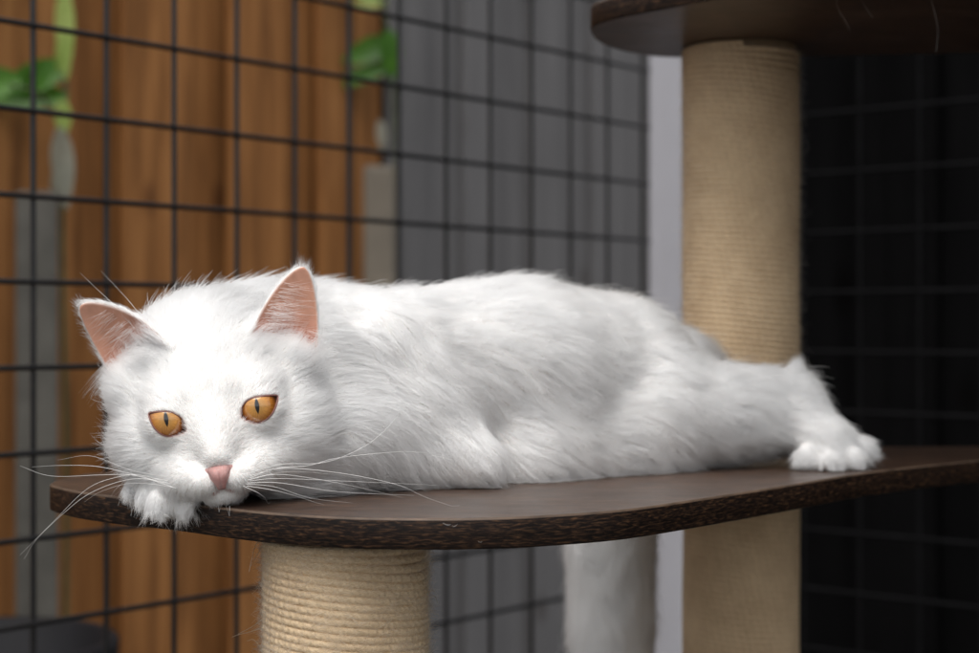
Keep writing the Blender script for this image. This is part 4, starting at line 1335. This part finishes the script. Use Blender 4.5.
for i in range(len(rows) - 1):
    for k in range(cols - 1):
        nf.append((i * cols + k, i * cols + k + 1, (i + 1) * cols + k + 1, (i + 1) * cols + k))
no_ = mesh_np('nose', np.array(nv) - ROOTL, nf, M_nose, cat)
dk = []
for (y, hw, z) in rows:
    for k in range(cols):
        t = -1 + 2 * k / (cols - 1)
        dk.append(math.exp(-((abs(t) * hw - 0.52) / 0.13) ** 2 - ((y + 3.20 + 0.22 * (abs(t) * hw - 0.5)) / 0.10) ** 2) + 0.30 * math.exp(-(t * hw / 0.05) ** 2) * (y < -3.1))  # shade of nostrils and median groove painted into the leather colour
da = no_.data.attributes.new('dark', 'FLOAT', 'POINT'); da.data.foreach_set('value', np.clip(dk, 0, 1).astype(np.float32))
md = no_.modifiers.new('thick', 'SOLIDIFY'); md.thickness = 0.004; md.offset = 0
md = no_.modifiers.new('sub', 'SUBSURF'); md.levels = 2; md.render_levels = 2

# ------------------------------------------------------------------ whiskers
M_whisk = simple('whisker', (0.86, 0.85, 0.83), rough=0.3, spec=0.5, var=0.05, scale=50)
WK = [
    [(168, 481), (134, 474.5), (97, 466.5), (60, 465.5), (32, 467)],
    [(165, 483), (131, 475), (100, 475), (51, 476), (20, 466)],
    [(170, 484), (142, 475.5), (118, 477), (87, 489), (51, 524), (20, 555)],
    [(172, 487), (145, 479), (118, 482), (87, 495), (61, 515.6), (36, 540), (24, 559)],
    [(166, 477), (130, 470), (91, 456), (58, 460)],
    [(176, 488), (150, 484), (126, 484), (100, 492), (84, 502)],
    [(248, 474), (280, 464.5), (324, 462.6), (361.5, 448), (385, 430), (399, 414)],
    [(250, 476), (280, 468), (309, 465.5), (338, 458), (390, 452.4), (420, 452.4), (455, 461)],
    [(250, 478), (280, 468.4), (338, 472.8), (396, 484.4), (425, 497), (460, 509)],
    [(250, 481), (280, 478.6), (353, 481.5), (437, 485.3)],
    [(248, 483), (280, 483), (338, 491.7), (414, 495.5)],
    [(248, 480), (280, 474.5), (338, 483), (402, 497.5)],
    [(247, 486), (280, 491.7), (324, 505)],
    [(243, 486), (262, 495.5), (271, 509)],
    [(246, 484), (275, 487), (310, 498), (352, 503)],
    [(221, 506), (218, 516), (217, 529)],
    [(226, 506), (229, 515), (231, 526)],
    [(250, 479), (285, 472), (330, 474), (372, 480)],
    [(134, 328), (116, 307), (98, 290), (80, 273)],
    [(150, 330), (133, 306), (118, 289), (101, 271)],
    [(230, 372), (232, 352), (241, 330)],
]
for i, pts in enumerate(WK):
    n = len(pts)
    q = []
    for k, (x, y) in enumerate(pts):
        d0 = 0.905 if i < 18 else 0.945
        fan = k / (n - 1)
        d_ = d0 + (0.004 + 0.03 * fan) * (1 if i % 2 else 0.4) - (0.012 * math.sin(fan * 3.1) if i < 15 else 0)
        q.append(at(x, y, d_))
    q = catmull(np.array(q), 8)
    # stay clear of the board top
    ins = inside_board(q[:, :2], 0.001)
    q[:, 2] = np.where(ins, np.maximum(q[:, 2], 0.0012), q[:, 2])
    r0 = 0.00019 if i < 15 else 0.00012
    if i in (4, 5, 14, 17): r0 *= 0.75
    rad = r0 * (1 - 0.8 * np.linspace(0, 1, len(q)) ** 1.2)
    V, F = tube_arrays(q - ROOTL, rad, 6)
    mesh_np('whisker', V, F, M_whisk, cat)

sh = []
for (x, y, ln_, an_) in ((443, 523, 8, .3), (452, 526, 6, -.5), (478, 541, 4, .1)):
    d_ = 0.866 if y > 519 else None
    pts = []
    for k in range(10):
        f_ = k / 9
        xx = x + ln_ * f_ * math.cos(an_); yy = y + ln_ * f_ * math.sin(an_) * 0.6 + 1.2 * math.sin(f_ * 3)
        if d_: pts.append(at(xx, yy, d_ - 0.0004))
        else:
            dd = FPX * (CAMH - 0.0006) / (yy - CY); pts.append(at(xx, yy, dd))
    sh.append(pts)
hair_curves('shed_hair', np.array(sh) + A([0, 0, ZP]) - TL, np.full((len(sh), 10), 0.00006), M_guard, tree)
# hairs snagged on the upper board
hair_curves('snagged_hair', np.array(hg) - TL, np.full((len(hg), 10), 0.00007), M_guard, tree)
print('done', round(time.time() - T0, 1), len(bpy.data.objects))
